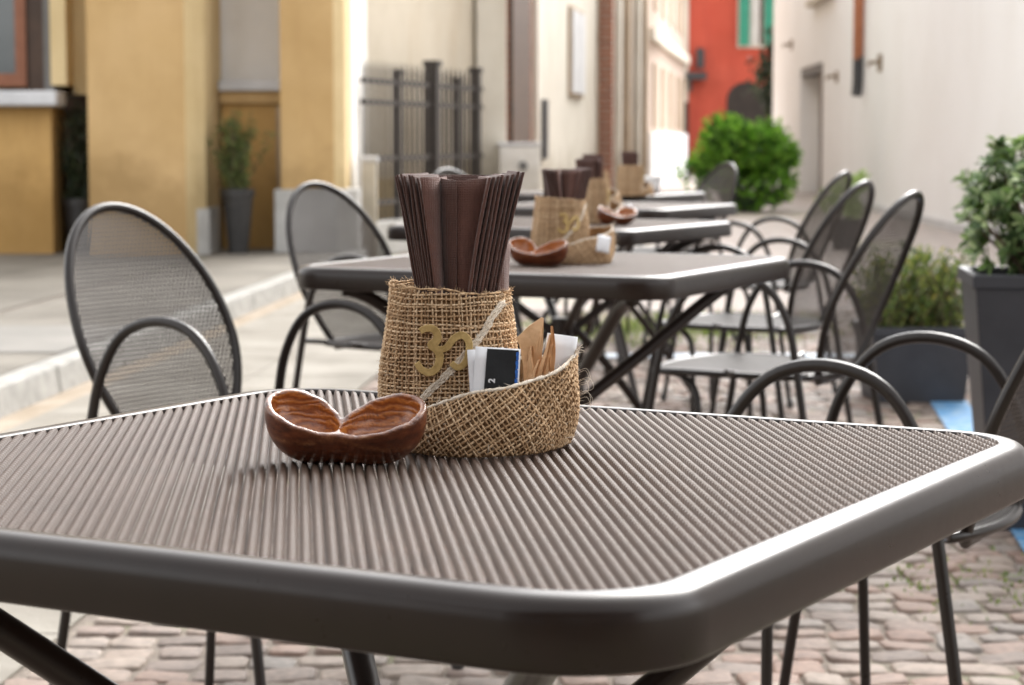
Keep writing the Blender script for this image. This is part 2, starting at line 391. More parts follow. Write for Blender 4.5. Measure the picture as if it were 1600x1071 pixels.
for (cx, cy, sx, sy, n) in ((1.05,11.6,.6,.8,2600),(.35,11.3,.5,.7,1300),(1.30,4.75,.45,.35,320),(.95,4.95,.3,.2,110),(1.55,5.1,.3,.25,160)):
    for _ in range(n):
        x = random.gauss(cx, sx*.5); y = random.gauss(cy, sy*.5); h = random.uniform(.006, .02) * (1.6 if cy > 9 else .6); a = random.random()*PI; w = .006
        dx, dy = math.cos(a)*w, math.sin(a)*w; lx, ly = random.uniform(-.01,.01), random.uniform(-.01,.01)
        ms.add([(x-dx,y-dy,-.004),(x+dx,y+dy,-.004),(x+lx,y+ly,h)], [(0,1,2)])
tag(ms.build('moss', M['moss']), kind='stuff', label='green moss growing between the cobbles', cat='moss')

# ------------------------------------------------------------------ tables
INNER = .7476; RIM = .026; HI = INNER/2; RC = .062
def rrect(h, r, seg=12):
    out = []
    for k, (sx, sy) in enumerate(((1,1),(-1,1),(-1,-1),(1,-1))):
        for i in range(seg+1):
            a = k*PI/2 + i/seg*PI/2
            out.append((sx*(h-r)+r*math.cos(a), sy*(h-r)+r*math.sin(a), math.cos(a), math.sin(a)))
    return out
LW, SW = .0146, .0102          # long and short diagonal of one diamond of the expanded metal
def table_top_mesh():
    n = 132; k = 6
    fr = np.array([0,.17,.32,.52,.70,.86])
    za = np.array([0,1,.92,.72,.52,.03]); zb = np.array([1,.22,-.45,-.65,-.1,.6]); wb = np.array([.0,.22,.8,1,1,.3])   # ribs lean to one side, strands cross them
    I = (np.arange(-n//2, n//2)[:, None] + fr[None, :]).ravel(); m = len(I)
    A, B = np.meshgrid(I, I, indexing='ij')                # A runs along the ribs, B across them
    x = (A+B)*LW/2; y = (A-B)*SW/2
    z = .0042*np.tile(za, n)[None, :] + .0019*np.tile(zb, n)[:, None]*np.tile(wb, n)[None, :] - .0043
    V = np.stack([x, y, z], -1).reshape(-1, 3)
    ii, jj = np.meshgrid(np.arange(m-1), np.arange(m-1), indexing='ij')
    q = np.stack([ii*m+jj, ii*m+jj+1, (ii+1)*m+jj+1, (ii+1)*m+jj], -1)
    c = V[q].mean(2)[..., :2]
    h = HI+.002; r = RC+.002
    ax = np.abs(c[...,0])-(h-r); ay = np.abs(c[...,1])-(h-r)
    ok = (np.abs(c[...,0]) < h) & (np.abs(c[...,1]) < h) & ~((ax > 0) & (ay > 0) & (ax*ax+ay*ay > r*r))
    hole = ((ii % k == 1) | (ii % k == 2) | (ii % k == 3)) & (jj % k == 5)
    Q = q[ok & ~hole]
    used = np.unique(Q); remap = -np.ones(len(V), int); remap[used] = np.arange(len(used))
    return V[used], remap[Q]
def make_table(label):
    t = thing('cafe_table', label, 'table', group=None)
    v, f = table_top_mesh()
    me = bpy.data.meshes.new('perforated_top'); me.from_pydata(v.tolist(), [], f.tolist()); me.materials.append(M['metal_top'])
    me.polygons.foreach_set('use_smooth', [True]*len(me.polygons)); me.update()
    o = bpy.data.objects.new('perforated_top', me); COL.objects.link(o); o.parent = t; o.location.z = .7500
    prof = [(-.001,-.0075),(0,-.0005),(.0012,.0008),(.004,.0012),(.010,.0012),(.0148,.0006),(.0186,-.001),(.0214,-.0032),(.0238,-.0062),(.0253,-.0100),(.026,-.0150),
            (.026,-.039),(.0252,-.0418),(.023,-.043),(.006,-.043),(.004,-.041),(.004,-.012)]
    path = rrect(HI, RC, 16); mb = MB(); v = []
    for (x, y, nx, ny) in path:
        for (o_, z) in prof: v.append((x+nx*o_, y+ny*o_, .75+z))
    m = len(path); k = len(prof)
    f = [(i*k+q, ((i+1)%m)*k+q, ((i+1)%m)*k+(q+1)%k, i*k+(q+1)%k) for i in range(m) for q in range(k)]
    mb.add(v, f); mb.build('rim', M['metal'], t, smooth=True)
    # four arms spread from a hub up to the frame, four legs go down from it
    hub = MB(); hub.tube([(0,0,.40),(0,0,.47)], .036, 20)
    hub.build('hub', M['metal'], t, smooth=False, bevel=.004)
    for k in range(4):
        a = PI/4 + k*PI/2; c, s = math.cos(a), math.sin(a)
        arm = MB(); arm.tube(cr([(c*.022,s*.022,.425),(c*.06,s*.06,.452),(c*.20,s*.20,.552),(c*.35,s*.35,.663),(c*.405,s*.405,.694),(c*.44,s*.44,.702)], 6), .0135, 14)
        arm.build('support_arm', M['metal'], t, smooth=True)
        lg = MB(); lg.tube(cr([(c*.020,s*.020,.45),(c*.05,s*.05,.425),(c*.16,s*.16,.30),(c*.34,s*.34,.06),(c*.37,s*.37,.012)], 6), .0135, 14)
        l = lg.build('leg', M['metal'], t, smooth=True)
        ft = MB(); ft.tube([(c*.37,s*.37,.0),(c*.37,s*.37,.022)], .019, 14); ft.build('foot', M['black_pot'], l)
    return t
TR = 1.0577
T = [((-.082, 1.6865), TR), ((.08, 4.45), TR+.06), ((.15, 6.45), TR), ((.35, 8.19), TR+.03), ((.386, 10.0), TR)]
tl = ['dark taupe metal table with ribbed perforated top in the foreground under the sharp jute holder',
      'second metal table of the row, just behind the foreground one',
      'third metal table of the row, between the second table and the farther ones',
      'fourth metal table of the row, thin bright slab before the round bush',
      'farthest metal table of the row, beside the last chair']
t0 = make_table(tl[0]); t0.location = (*T[0][0], 0); t0.rotation_euler.z = T[0][1]; t0['group'] = 'metal café tables set in a row along the street'
for (p, r), l in list(zip(T, tl))[1:]: copy_tree(t0, l, None, (*p, 0), r)

# ------------------------------------------------------------------ chairs   (local: +x is where the sitter looks)
def back_pt(u, v):                  # v 0..1 from seat to crown
    x = -.185 - .165*v - .02*v*v + .55*u*u*(1-.3*v); z = .425 + .445*v
    return (x, u, z)
def back_w(v):
    if v > .46: return .200*math.sqrt(max(0, 1-((v-.46)/.54)**2))
    t = v/.46; return .120 + .080*math.sin(t*PI/2)
def make_chair(label):
    t = thing('metal_chair', label, 'chair', group='metal mesh armchairs around the café tables')
    loop = []
    for k in range(14): v = k/14*.46; loop.append(back_pt(-back_w(v), v))
    for k in range(33):
        a = PI - k/32*PI; v = .46+.54*math.sin(a); loop.append(back_pt(.200*math.cos(a), v))
    for k in range(13, -1, -1): v = k/14*.46; loop.append(back_pt(back_w(v), v))
    mb = MB(); mb.tube(loop, .0095, 10, closed=True); mb.build('back_frame', M['chair'], t, smooth=True)
    # woven wire panel: two families of flat ribbons
    pm = MB(); pitch = .0086; hw = .0021; H = .445
    for fam, ang in ((0, R(58)), (1, R(-58))):
        c, s = math.cos(ang), math.sin(ang)
        for k in range(-110, 111):
            off = k*pitch; run = []
            def flush(run):
                if len(run) < 2: return
                v = []
                for (u_, w_) in run:
                    for e in (-hw, hw):
                        uu, ww = u_ - s*e, w_ + c*e
                        q = back_pt(uu, ww/H); v.append((q[0]+(.0004 if fam else -.0004), q[1], q[2]))
                pm.add(v, [(2*i, 2*i+1, 2*i+3, 2*i+2) for i in range(len(run)-1)])
            for q in np.arange(-.40, .401, .012):
                u_ = -s*off + c*q; w_ = H*.5 + c*off + s*q
                if 0 <= w_/H <= 1 and abs(u_) <= back_w(w_/H): run.append((u_, w_))
                else: flush(run); run = []
            flush(run)
    pm.build('back_mesh', M['mesh'], t)
    # seat pan with rounded corners, slightly dished, rolled edge
    sm = MB(); nx, ny = 14, 14; v = []
    for i in range(nx+1):
        for j in range(ny+1):
            a, b = i/nx*2-1, j/ny*2-1
            x = .02 + .225*a*math.sqrt(1-.28*b*b); yy = (.215+.02*a)*b*math.sqrt(1-.28*a*a)
            v.append((x, yy, .448 - .012*(1-a*a)*(1-b*b) + .004*a - .006*max(0,a)**3))
    f = [(i*(ny+1)+j, (i+1)*(ny+1)+j, (i+1)*(ny+1)+j+1, i*(ny+1)+j+1) for i in range(nx) for j in range(ny)]
    sm.add(v, f)
    n0 = (nx+1)*(ny+1); sm.add([(p[0],p[1],p[2]-.006) for p in v], [q[::-1] for q in f])
    sm.build('seat', M['seat'], t, smooth=True)
    ed = [v[i*(ny+1)] for i in range(nx+1)] + [v[nx*(ny+1)+j] for j in range(1,ny+1)] + [v[i*(ny+1)+ny] for i in range(nx-1,-1,-1)] + [v[j] for j in range(ny-1,0,-1)]
    mb = MB(); mb.tube([(p[0],p[1],p[2]-.006) for p in ed], .0085, 8, closed=True); mb.build('seat_frame', M['chair'], t, smooth=True)
    for s in (-1, 1):
        pts = [(-.285,.275*s,.004),(-.255,.268*s,.16),(-.222,.260*s,.34),(-.195,.254*s,.48),(-.167,.250*s,.580),(-.107,.247*s,.656),(-.01,.245*s,.683),(.085,.245*s,.663),(.155,.248*s,.592),(.195,.254*s,.49),(.225,.260*s,.34),(.262,.268*s,.16),(.290,.275*s,.004)]
        pts = [(q[0]*.88, q[1], q[2]) for q in pts]
        mb = MB(); mb.tube(cr(pts, 5), .0095, 10)
        am = mb.build('armrest', M['chair'], t, smooth=True)
        for q in (pts[0], pts[-1]):
            ft = MB(); ft.tube([(q[0],q[1],0),(q[0],q[1],.03)], .0125, 10); ft.build('foot_cap', M['black_pot'], am)
        lg = MB(); lg.tube(cr([(.20,.17*s,.436),(.15,.185*s,.432),(.105,.20*s,.40),(.09,.21*s,.33),(.085,.22*s,.16),(.08,.225*s,.004)], 5), .0085, 10)
        lg.build('leg', M['chair'], t, smooth=True)
        br = MB(); br.tube([(.0,.19*s,.442),(.0,.258*s,.452)], .007, 8); br.build('bracket', M['chair'], t)
        br = MB(); br.tube([(-.165,.16*s,.44),(-.176,.256*s,.452)], .007, 8); br.build('bracket', M['chair'], t)
    return t
CH = [  # x, y, rot deg, label
 ((-.470, 3.98), -35, 'metal armchair with oval mesh back left of the foreground table, nearest the kerb'),
 ((.55, 3.27), 152, 'metal armchair at the right edge, armrests arching over the foreground table, white tape on leg'),
 ((-.275, 6.0), -38, 'metal armchair with oval mesh back behind the left corner of the second table'),
 ((.625, 5.32), 152, 'metal armchair with leaning mesh back pulled up to the right side of the second table'),
 ((.72, 6.60), 151, 'metal armchair at the right side of the third table, behind the nearer leaning back'),
 ((.93, 8.4), 154, 'metal armchair by the fourth table, smallest of the leaning backs lined up on the right'),
 ((.02, 8.75), -38, 'metal armchair left of the fourth table, its crown peeping over the brown napkins'),
 ((.76, 10.9), 205, 'farthest metal armchair, rounded back showing behind the last table before the round bush'),
]
c0 = make_chair(CH[0][2])
chairs = []
for i, (p, r, l) in enumerate(CH):
    c = c0 if i == 0 else copy_tree(c0, l)
    c.location = (*p, 0); c.rotation_euler.z = R(r); chairs.append(c)
# white tape band on the rear leg of the right-hand chair
tp = MB(); tp.tube([(-.2160,.266,.215),(-.2196,.267,.19)], .0108, 12); tp.build('tape_band', M['white_band'], chairs[1], smooth=True)

# ------------------------------------------------------------------ jute napkin holder
def thread_family(mb, fn, inside, ab0, ab1, pitch, ang, rad, amp, phase):
    """threads in direction ang over the (a,b) chart; fn(a,b,off)->point"""
    c, s = math.cos(ang), math.sin(ang)
    A0, B0 = ab0; A1, B1 = ab1; cx, cy = (A0+A1)/2, (B0+B1)/2; half = math.hypot(A1-A0, B1-B0)/2
    n = int(half/pitch)+1; st = pitch/2
    for i in range(-n, n+1):
        w1, w2, p1, p2 = random.uniform(.1,.34)*pitch, random.uniform(0,.16)*pitch, random.random()*6, random.random()*6
        rr = rad*random.uniform(.78, 1.22); run = []
        off0 = i*pitch + random.gauss(0, .10)*pitch
        def flush(run):
            if len(run) > 2:
                mb.tube(run, [rr*random.uniform(.85,1.15) for _ in run], 5, flat=.8)
        m = int(half/st)+1
        for j in range(-m, m+1):
            t = j*st
            off = off0 + w1*math.sin(t*38+p1) + w2*math.sin(t*140+p2)
            a = cx + c*t - s*off; b = cy + s*t + c*off
            if inside(a, b):
                h = amp*math.cos(PI*(t/pitch) + PI*(i+phase))
                run.append(fn(a, b, h))
            else: flush(run); run = []
        flush(run)
def rj(b, th=-1.57): return .0560 - .0062*(b/.13)**1.3 + .0026*math.sin(b/.13*PI) + .0011*math.sin(2*th+b*40) + .0008*math.sin(3*th-b*55+1)
JH = .128
def jar_top(a): # rim height by angle
    return JH + .0035*math.cos(a-PI) + .0008*math.sin(3*a+1) + .0008*math.sin(7*a)
def jar_fn(a, b, h):
    th = a/.0545; r = rj(b, th) + h
    return (r*math.cos(th), r*math.sin(th), b)
holder = thing('napkin_holder', 'sharp jute covered napkin holder with brass charm and side pocket on the foreground table', 'napkin holder', (-.052, 1.805, .7506), 0, 'jute napkin holders on the tables')
CIRC = 2*PI*.0545
wv = MB(); ins = lambda a, b: 0 <= a <= CIRC and .001 <= b <= jar_top(a/.0545)
thread_family(wv, jar_fn, ins, (0,0), (CIRC,.14), .0035, 0, .00102, .0008, 0)
thread_family(wv, jar_fn, ins, (0,0), (CIRC,.14), .0035, PI/2, .00098, .0008, 1)
wv.build('jute_wrap', M['burlap'], holder, smooth=True)
lin = MB(); v = []; nA = 64; prof = [(0,.002),(.035,.002)]
zs = [0,.02,.05,.08,.11,.124]
for k in range(nA):
    th = 2*PI*k/nA
    for z in zs: v.append(((rj(z,th)-.0013)*math.cos(th), (rj(z,th)-.0013)*math.sin(th), min(z, .126) if z < .12 else jar_top(th)-.003))
    v.append(((rj(.12)-.004)*math.cos(th), (rj(.12)-.004)*math.sin(th), jar_top(th)-.003))
    v.append(((rj(.02)-.004)*math.cos(th), (rj(.02)-.004)*math.sin(th), .008))
q = len(zs)+2
lin.add(v, [(k*q+i, ((k+1)%nA)*q+i, ((k+1)%nA)*q+i+1, k*q+i+1) for k in range(nA) for i in range(q-1)] + [tuple(k*q+q-1 for k in range(nA))])
lin.build('lining', M['burlap_back'], holder, smooth=True)
# pocket
pb = cr([(-.040,-.040),(-.034,-.066),(-.012,-.092),(.022,-.102),(.055,-.094),(.083,-.065),(.097,-.026),(.092,.010),(.066,.036),(.046,.034)], 10)
pt_ = cr([(-.036,-.044),(-.030,-.060),(-.008,-.080),(.020,-.088),(.050,-.084),(.082,-.062),(.104,-.026),(.100,.012),(.072,.040),(.046,.034)], 10)
ht = cr([(0,.025,0),(0,.030,0),(0,.040,0),(0,.050,0),(0,.0545,0),(0,.062,0),(0,.074,0),(0,.070,0),(0,.066,0),(0,.064,0)], 10)
PB = np.array(pb); PT = np.array(pt_); HT = np.array([h[1] for h in ht])
seg = np.r_[0, np.cumsum(np.linalg.norm(np.diff(PB, axis=0), axis=1))]; PL = seg[-1]
def pk(a):
    return (np.array([np.interp(a, seg, PB[:,0]), np.interp(a, seg, PB[:,1])]), np.array([np.interp(a, seg, PT[:,0]), np.interp(a, seg, PT[:,1])]), float(np.interp(a, seg, HT)))
def pocket_fn(a, b, h):
    B, Tp, H = pk(a); t = b/H
    p = B + (Tp-B)*t
    B2 = pk(min(a+.003, PL))[0]; B1 = pk(max(a-.003, 0))[0]; d = B2-B1; d /= (np.linalg.norm(d)+1e-9)
    n = np.array([d[1], -d[0]]); p = p + n*(h + .0055*math.sin(PI*min(max(t,0),1)**.8) + .0012*math.sin(a*90+b*60))
    return (p[0], p[1], b)
pkt = MB(); insp = lambda a, b: 0 <= a <= PL and .0008 <= b <= pk(a)[2]
thread_family(pkt, pocket_fn, insp, (0,0), (PL,.082), .0036, R(33), .00104, .0008, 0)
thread_family(pkt, pocket_fn, insp, (0,0), (PL,.082), .0036, R(123), .00100, .0008, 1)
pocket = pkt.build('pocket', M['burlap'], holder, smooth=True)
pl = MB(); v = []; na, nb = 60, 8
for i in range(na+1):
    a = PL*i/na
    for j in range(nb+1): v.append(pocket_fn(a, pk(a)[2]*j/nb*.985+.0003, -.0019))
pl.add(v, [(i*(nb+1)+j, (i+1)*(nb+1)+j, (i+1)*(nb+1)+j+1, i*(nb+1)+j+1) for i in range(na) for j in range(nb)])
pl.build('pocket_lining', M['burlap_back'], holder, smooth=True)
def frayed(mb, path, r, hairs):
    path = [np.array(p) for p in path]
    mb.tube(path, [r*random.uniform(.55,1.35) for _ in path], 6)
    mb.tube([p+np.array([random.gauss(0,.0006) for _ in range(3)]) for p in path], [r*.5*random.uniform(.5,1.4) for _ in path], 5)
    for _ in range(hairs):
        p = path[random.randrange(len(path))]; d = np.array([random.gauss(0,1), random.gauss(0,1)-.3, random.gauss(.4,.8)]); d /= np.linalg.norm(d)
        L = random.uniform(.002,.007); e = np.array([random.gauss(0,.3) for _ in range(3)])
        mb.tube([p, p+d*L*.5, p+(d+e)*L], [.00022,.00018,.00008], 3)
fr = MB(); frayed(fr, [pocket_fn(PL*i/90, pk(PL*i/90)[2]-.0002, -.0002) for i in range(91)], .0015, 110)
tip = pocket_fn(seg[60], pk(seg[60])[2], 0)
for _ in range(9):
    p = np.array(tip); d = np.array([random.uniform(.2,1), random.uniform(-.5,.3), random.uniform(-.2,1.0)]); L = random.uniform(.006,.013)
    fr.tube(cr([p, p+d*L*.5+np.array([0,0,random.uniform(-.002,.003)]), p+d*L], 3), .00026, 4)
for _ in range(7):
    a = seg[int(random.uniform(56,66))]; p = np.array(pocket_fn(a, random.uniform(.03,.06), .0005)); q0 = random.uniform(.006,.012)
    fr.tube(cr([p, p+np.array([q0,-.002,.003]), p+np.array([q0*1.4,0,-.006]), p+np.array([q0*.3,-.003,-.009])], 4), .00016, 3)
fr.build('pocket_hem', M['fray'], holder, smooth=True)
# seam where the cloth overlaps on the jar, and the rim hem
def jar_px(x, z, off=.0012):        # x across as seen from the front
    r = rj(z, math.atan2(-1, x/.05))+off; return (x, -math.sqrt(max(r*r-x*x, 1e-8)), z)
sm = MB(); sp = cr([(-.028,0,.034),(-.012,0,.050),(.004,0,.066),(.018,0,.082),(.028,0,.094),(.038,0,.110),(.046,0,.118)], 8)
for e in (-.0020,-.0010,0,.0010,.0021):
    frayed(sm, [jar_px(p[0]+e*.8+random.gauss(0,.00035), p[2]-e*.7+random.gauss(0,.00035), .0010) for p in sp[random.randrange(3):len(sp)-random.randrange(3)]], .00085, 22)
sm.build('cloth_seam', M['fray'], holder, smooth=True)
hm = MB(); rim = []
for k in range(97):
    th = 2*PI*k/96; r = rj(.125,th)+.0002; rim.append((r*math.cos(th), r*math.sin(th), jar_top(th)+.0006))
hm.tube([tuple(np.array(q)+np.array([random.gauss(0,.0004) for _ in range(3)])) for q in rim[:-1]], [.0009*random.uniform(.6,1.4) for _ in rim[:-1]], 6, closed=True)
for _ in range(240):
    th = random.random()*2*PI; r = rj(.125,th); p = np.array([r*math.cos(th), r*math.sin(th), jar_top(th)]); d = np.array([math.cos(th)*random.uniform(-.3,1), math.sin(th)*random.uniform(-.3,1), random.uniform(.1,1)]); L = random.uniform(.002,.006)
    hm.tube([p, p+d*L*.6, p+d*L+np.array([random.gauss(0,.001) for _ in range(3)])], [.00024,.0002,.0001], 3)
for _ in range(12):
    th = -.25+random.gauss(0,.13); r = rj(.125,th); p = np.array([r*math.cos(th), r*math.sin(th), jar_top(th)]); L = random.uniform(.003,.009); d = np.array([random.uniform(.2,.9),-.2,random.uniform(-.2,.7)])
    hm.tube([p, p+d*L*.5, p+d*L], .0004, 4)
hm.build('rim_hem', M['burlap'], holder, smooth=True)
fz = MB()
for _ in range(420):
    if random.random() < .55: a, b = random.random()*CIRC, random.uniform(.004,.125); p = np.array(jar_fn(a,b,.001)); n = np.array([math.cos(a/.0545), math.sin(a/.0545), 0])
    else:
        a = random.random()*PL; b = random.uniform(.003, pk(a)[2]); p = np.array(pocket_fn(a,b,.001)); n = np.array(pocket_fn(a,b,.002))-p; n /= np.linalg.norm(n)+1e-9
    tdir = np.array([random.gauss(0,1) for _ in range(3)]); L = random.uniform(.0025,.006)
    fz.tube([p, p+n*.0012+tdir*L*.25, p+n*random.uniform(.0005,.0028)+tdir*L*.5], [.00016,.00014,.00007], 3)
fz.build('loose_fibres', M['fray'], holder, smooth=True)
# brass charm shaped like a 3 joined to a hook
def jz(px, py): # picture of the charm on the jar, in its own mm grid
    return ((px-270)*.0001556-.0045*0 , .1215 - (py-50)*.0001556)
def charm_stroke(mb, pts, w0):
    path = cr(pts, 7); n = len(path); v = []
    for i, p in enumerate(path):
        a = path[max(i-1,0)]; b = path[min(i+1,n-1)]; d = np.array(b)-np.array(a); d /= np.linalg.norm(d)+1e-9; nn = np.array([-d[1], d[0]])
        w = w0*(.75+.25*math.sin(PI*min(1,(i+2)/(n+3))))
        for sgn in (-1, 1):
            q = np.array(p)+nn*w*sgn
            for off in (.0018, .0036): v.append(jar_px(q[0], q[1], off))
    f = []
    for i in range(n-1):
        o = i*4; p = o+4
        f += [(o+1,p+1,p+3,o+3),(o,o+2,p+2,p),(o,p,p+1,o+1),(o+2,o+3,p+3,p+2)]
    f += [(0,1,3,2),((n-1)*4,(n-1)*4+2,(n-1)*4+3,(n-1)*4+1)]
    mb.add(v, f)
ch = MB()
CX = lambda x, y: ((x-195)*.0001545-.0235, .1005-(y-310)*.0001545)
charm_stroke(ch, [CX(*p) for p in [(203,338),(232,322),(268,322),(293,348),(290,385),(262,408),(292,432),(306,470),(292,525),(252,552),(210,538),(184,502)]], .0034)
charm_stroke(ch, [CX(*p) for p in [(280,424),(312,430),(345,418),(382,372),(425,356),(456,388),(458,445),(440,498),(402,525),(366,500)]], .0030)
ch.build('brass_charm', M['brass'], holder, bevel=.0003, seg=1)

# ------------------------------------------------------------------ napkins, packets (holder-local meshes, top-level things)
HL = holder.location.copy()
def napkin_sheet(sec_bot, sec_top, z0, z1, th, name, m, wob=.0006, nz=14, curve=0.0, topf=None):
    """a folded napkin: an open cross-section lofted from the jar mouth up, with thickness"""
    a = np.array(cr([(*p,0) for p in sec_bot], 5))[:, :2]; b = np.array(cr([(*p,0) for p in sec_top], 5))[:, :2]
    n = len(a); mb = MB(); ph = random.random()*6; v = []
    for k in range(nz+1):
        t = k/nz; e = t + curve*t*(1-t)
        s = a + (b-a)*e
        d = np.gradient(s, axis=0); d /= np.linalg.norm(d, axis=1)[:, None]+1e-9
        nn = np.stack([-d[:,1], d[:,0]], 1)
        w = wob*np.sin(np.linspace(0,5,n)+ph+t*7)*t
        top = (topf(np.linspace(0,1,n)) if topf else 0)
        z = z0 + (z1-z0)*t + top*t
        q = s + nn*w[:,None]
        L = q + nn*th/2; Rr = q - nn*th/2
        # rounded ends
        ring = np.concatenate([L, [q[-1]+d[-1]*th*.45], Rr[::-1], [q[0]-d[0]*th*.45]])
        zz = np.concatenate([np.broadcast_to(z, (n,)), [np.broadcast_to(z,(n,))[-1]], np.broadcast_to(z,(n,))[::-1], [np.broadcast_to(z,(n,))[0]]])
        v += [(p[0], p[1], h) for p, h in zip(ring, zz)]
    m_ = 2*n+2
    f = [(k*m_+i, k*m_+(i+1)%m_, (k+1)*m_+(i+1)%m_, (k+1)*m_+i) for k in range(nz) for i in range(m_)]
    f += [(nz*m_+i, nz*m_+i+1, nz*m_+2*n-1-i+1-1, nz*m_+2*n-i) for i in range(n-1)] if False else []
    # cap
    for i in range(n-1): f.append((nz*m_+i, nz*m_+i+1, nz*m_+(2*n-1-i), nz*m_+(2*n-i)))
    mb.add(v, f)
    return mb.build('paper_napkin', m, smooth=True)
naps = []
# jar-mouth z .06; visible from .128 up to .222
Z0, Z1 = .062, .222
for i in range(8):      # left fan: folds seen edge-on
    xb = -.0125 + i*.0013; xt = -.0435 + i*.0027 + random.gauss(0,.0002)
    yb = -.0225 - .0012*i; yt = -.020 - .0016*i
    o = napkin_sheet([(xb,yb),(xb+.004,yb+.02),(xb+.006,yb+.042)], [(xt,yt),(xt+.012,yt+.030),(xt+.018,yt+.060)], Z0, Z1+random.uniform(-.0016,.0014)-.0002*i, .0020, 'n', M['napkin'], .0010, curve=.10)
    naps.append((o, 'L'))
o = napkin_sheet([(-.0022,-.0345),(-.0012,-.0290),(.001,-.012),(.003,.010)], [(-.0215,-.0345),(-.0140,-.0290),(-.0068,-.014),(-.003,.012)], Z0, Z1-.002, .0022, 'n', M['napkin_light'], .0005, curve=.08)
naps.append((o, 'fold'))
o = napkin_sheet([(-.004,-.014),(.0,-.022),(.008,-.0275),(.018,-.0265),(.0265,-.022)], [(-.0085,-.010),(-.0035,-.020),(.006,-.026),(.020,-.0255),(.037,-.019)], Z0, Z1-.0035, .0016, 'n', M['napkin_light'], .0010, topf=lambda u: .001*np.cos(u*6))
naps.append((o, 'front'))
o = napkin_sheet([(-.003,-.0205),(.001,-.0270),(.0060,-.0300)], [(-.0065,-.0165),(-.0015,-.0245),(.0065,-.0295)], Z0, Z1-.0045, .0013, 'n', M['napkin'], .0008)
naps.append((o, 'crease'))
for i in range(8):      # right fan
    xb = .0092 + i*.0029; xt = .0335 + i*.0039 + random.gauss(0,.0003)
    yb = -.0345 + .0008*i; yt = -.0315 + .0020*i
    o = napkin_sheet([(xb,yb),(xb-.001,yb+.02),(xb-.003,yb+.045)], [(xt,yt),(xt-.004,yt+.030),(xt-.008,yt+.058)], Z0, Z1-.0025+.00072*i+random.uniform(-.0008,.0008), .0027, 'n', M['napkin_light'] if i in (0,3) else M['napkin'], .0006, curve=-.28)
    naps.append((o, 'R'))
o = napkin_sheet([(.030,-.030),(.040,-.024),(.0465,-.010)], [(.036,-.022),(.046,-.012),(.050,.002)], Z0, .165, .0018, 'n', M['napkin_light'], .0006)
naps.append((o, 'low'))
o = napkin_sheet([(-.02,.018),(.010,.030),(.036,.018)], [(-.032,.022),(.010,.040),(.050,.024)], Z0, Z1-.001, .0020, 'n', M['napkin'], .0010)
naps.append((o, 'rear'))
NL = {'L': 'brown paper napkin in the left fan of upright folds in the foreground holder', 'R': 'brown paper napkin in the right fan of slanting folds in the foreground holder',
      'fold': 'brown paper napkin with a pale lit edge closing the left fan in the foreground holder', 'front': 'embossed brown paper napkin facing front in the middle of the foreground holder',
      'crease': 'narrow brown paper napkin panel ending in a vertical crease amid the foreground holder', 'low': 'short brown paper napkin corner low at the right of the foreground holder',
      'rear': 'brown paper napkin standing at the rear of the foreground holder'}
for o, k in naps:
    o.location = HL
    tag(o, NL[k], 'napkin', 'folded napkins in the left fan of the foreground holder' if k == 'L' else 'folded napkins in the right fan of the foreground holder' if k == 'R' else None)

# packets in the pocket
def card(w, h, th, nx=6, ny=6, bulge=.001, curl=0.0):
    v = []; f = []
    for s in (1, -1):
        for i in range(nx+1):
            for j in range(ny+1):
                a, b = i/nx, j/ny; e = math.sin(PI*a)*math.sin(PI*b)
                v.append(((a-.5)*w, -s*(th/2+bulge*e) + curl*(b*b) , b*h))
    k = (nx+1)*(ny+1)
    for i in range(nx):
        for j in range(ny):
            q = (i*(ny+1)+j, (i+1)*(ny+1)+j, (i+1)*(ny+1)+j+1, i*(ny+1)+j+1); f.append(q); f.append(tuple(k+x for x in q[::-1]))
    rimi = [i*(ny+1) for i in range(nx+1)] + [nx*(ny+1)+j for j in range(1,ny+1)] + [i*(ny+1)+ny for i in range(nx-1,-1,-1)] + [j for j in range(ny-1,0,-1)]
    for a, b in zip(rimi, rimi[1:]+rimi[:1]): f.append((b, a, k+a, k+b))
    mb = MB(); mb.add(v, f); return mb
def place(o, x, y, z, rx, ry, rz):
    o.location = HL + Vector((x, y, z)); o.rotation_euler = (R(rx), R(ry), R(rz))
sp = thing('sugar_packet', 'white sugar packet with black printed panel, blue edge and a small 2', 'sugar packet')
card(.0365, .062, .0016, bulge=.0012).build('paper_sleeve', M['white_paper'], sp, smooth=True)
pn = MB(); v = []; nx = ny = 8
for i in range(nx+1):
    for j in range(ny+1):
        a, b = i/nx, j/ny; e0 = (a*.70+.235); e1 = (b*.56+.42)
        e = math.sin(PI*e0)*math.sin(PI*e1)
        v.append(((e0-.5-.03*(1-b))*.0365+.0008, -(.0016/2+.0012*e+.0004+.0006*math.sin(b*3+a*2)**2), e1*.062))
pn.add(v, [(i*(ny+1)+j, (i+1)*(ny+1)+j, (i+1)*(ny+1)+j+1, i*(ny+1)+j+1) for i in range(nx) for j in range(ny)])
pn.build('black_panel', M['black_print'], sp, smooth=True)
bl = MB()
for k in range(9):
    z0 = .0275+k*.0036; 
    bl.box(.0146+.0004*(k%2), .0170, -.0019, -.0016, z0, z0+.0031+.0004*(k%2))
bl.build('blue_lettering', M['blue_print'], sp)
cu = bpy.data.curves.new('digit', 'FONT'); cu.body = '2'; cu.size = .0072; cu.offset = .00022; cu.extrude = .00008; cu.align_x = 'CENTER'
tmp = bpy.data.objects.new('digit', cu); COL.objects.link(tmp)
dg = bpy.context.evaluated_depsgraph_get(); me = bpy.data.meshes.new_from_object(tmp.evaluated_get(dg)); bpy.data.objects.remove(tmp)
me.materials.clear(); me.materials.append(M['white_paper'])
dgt = bpy.data.objects.new('printed_digit', me); COL.objects.link(dgt); dgt.parent = sp
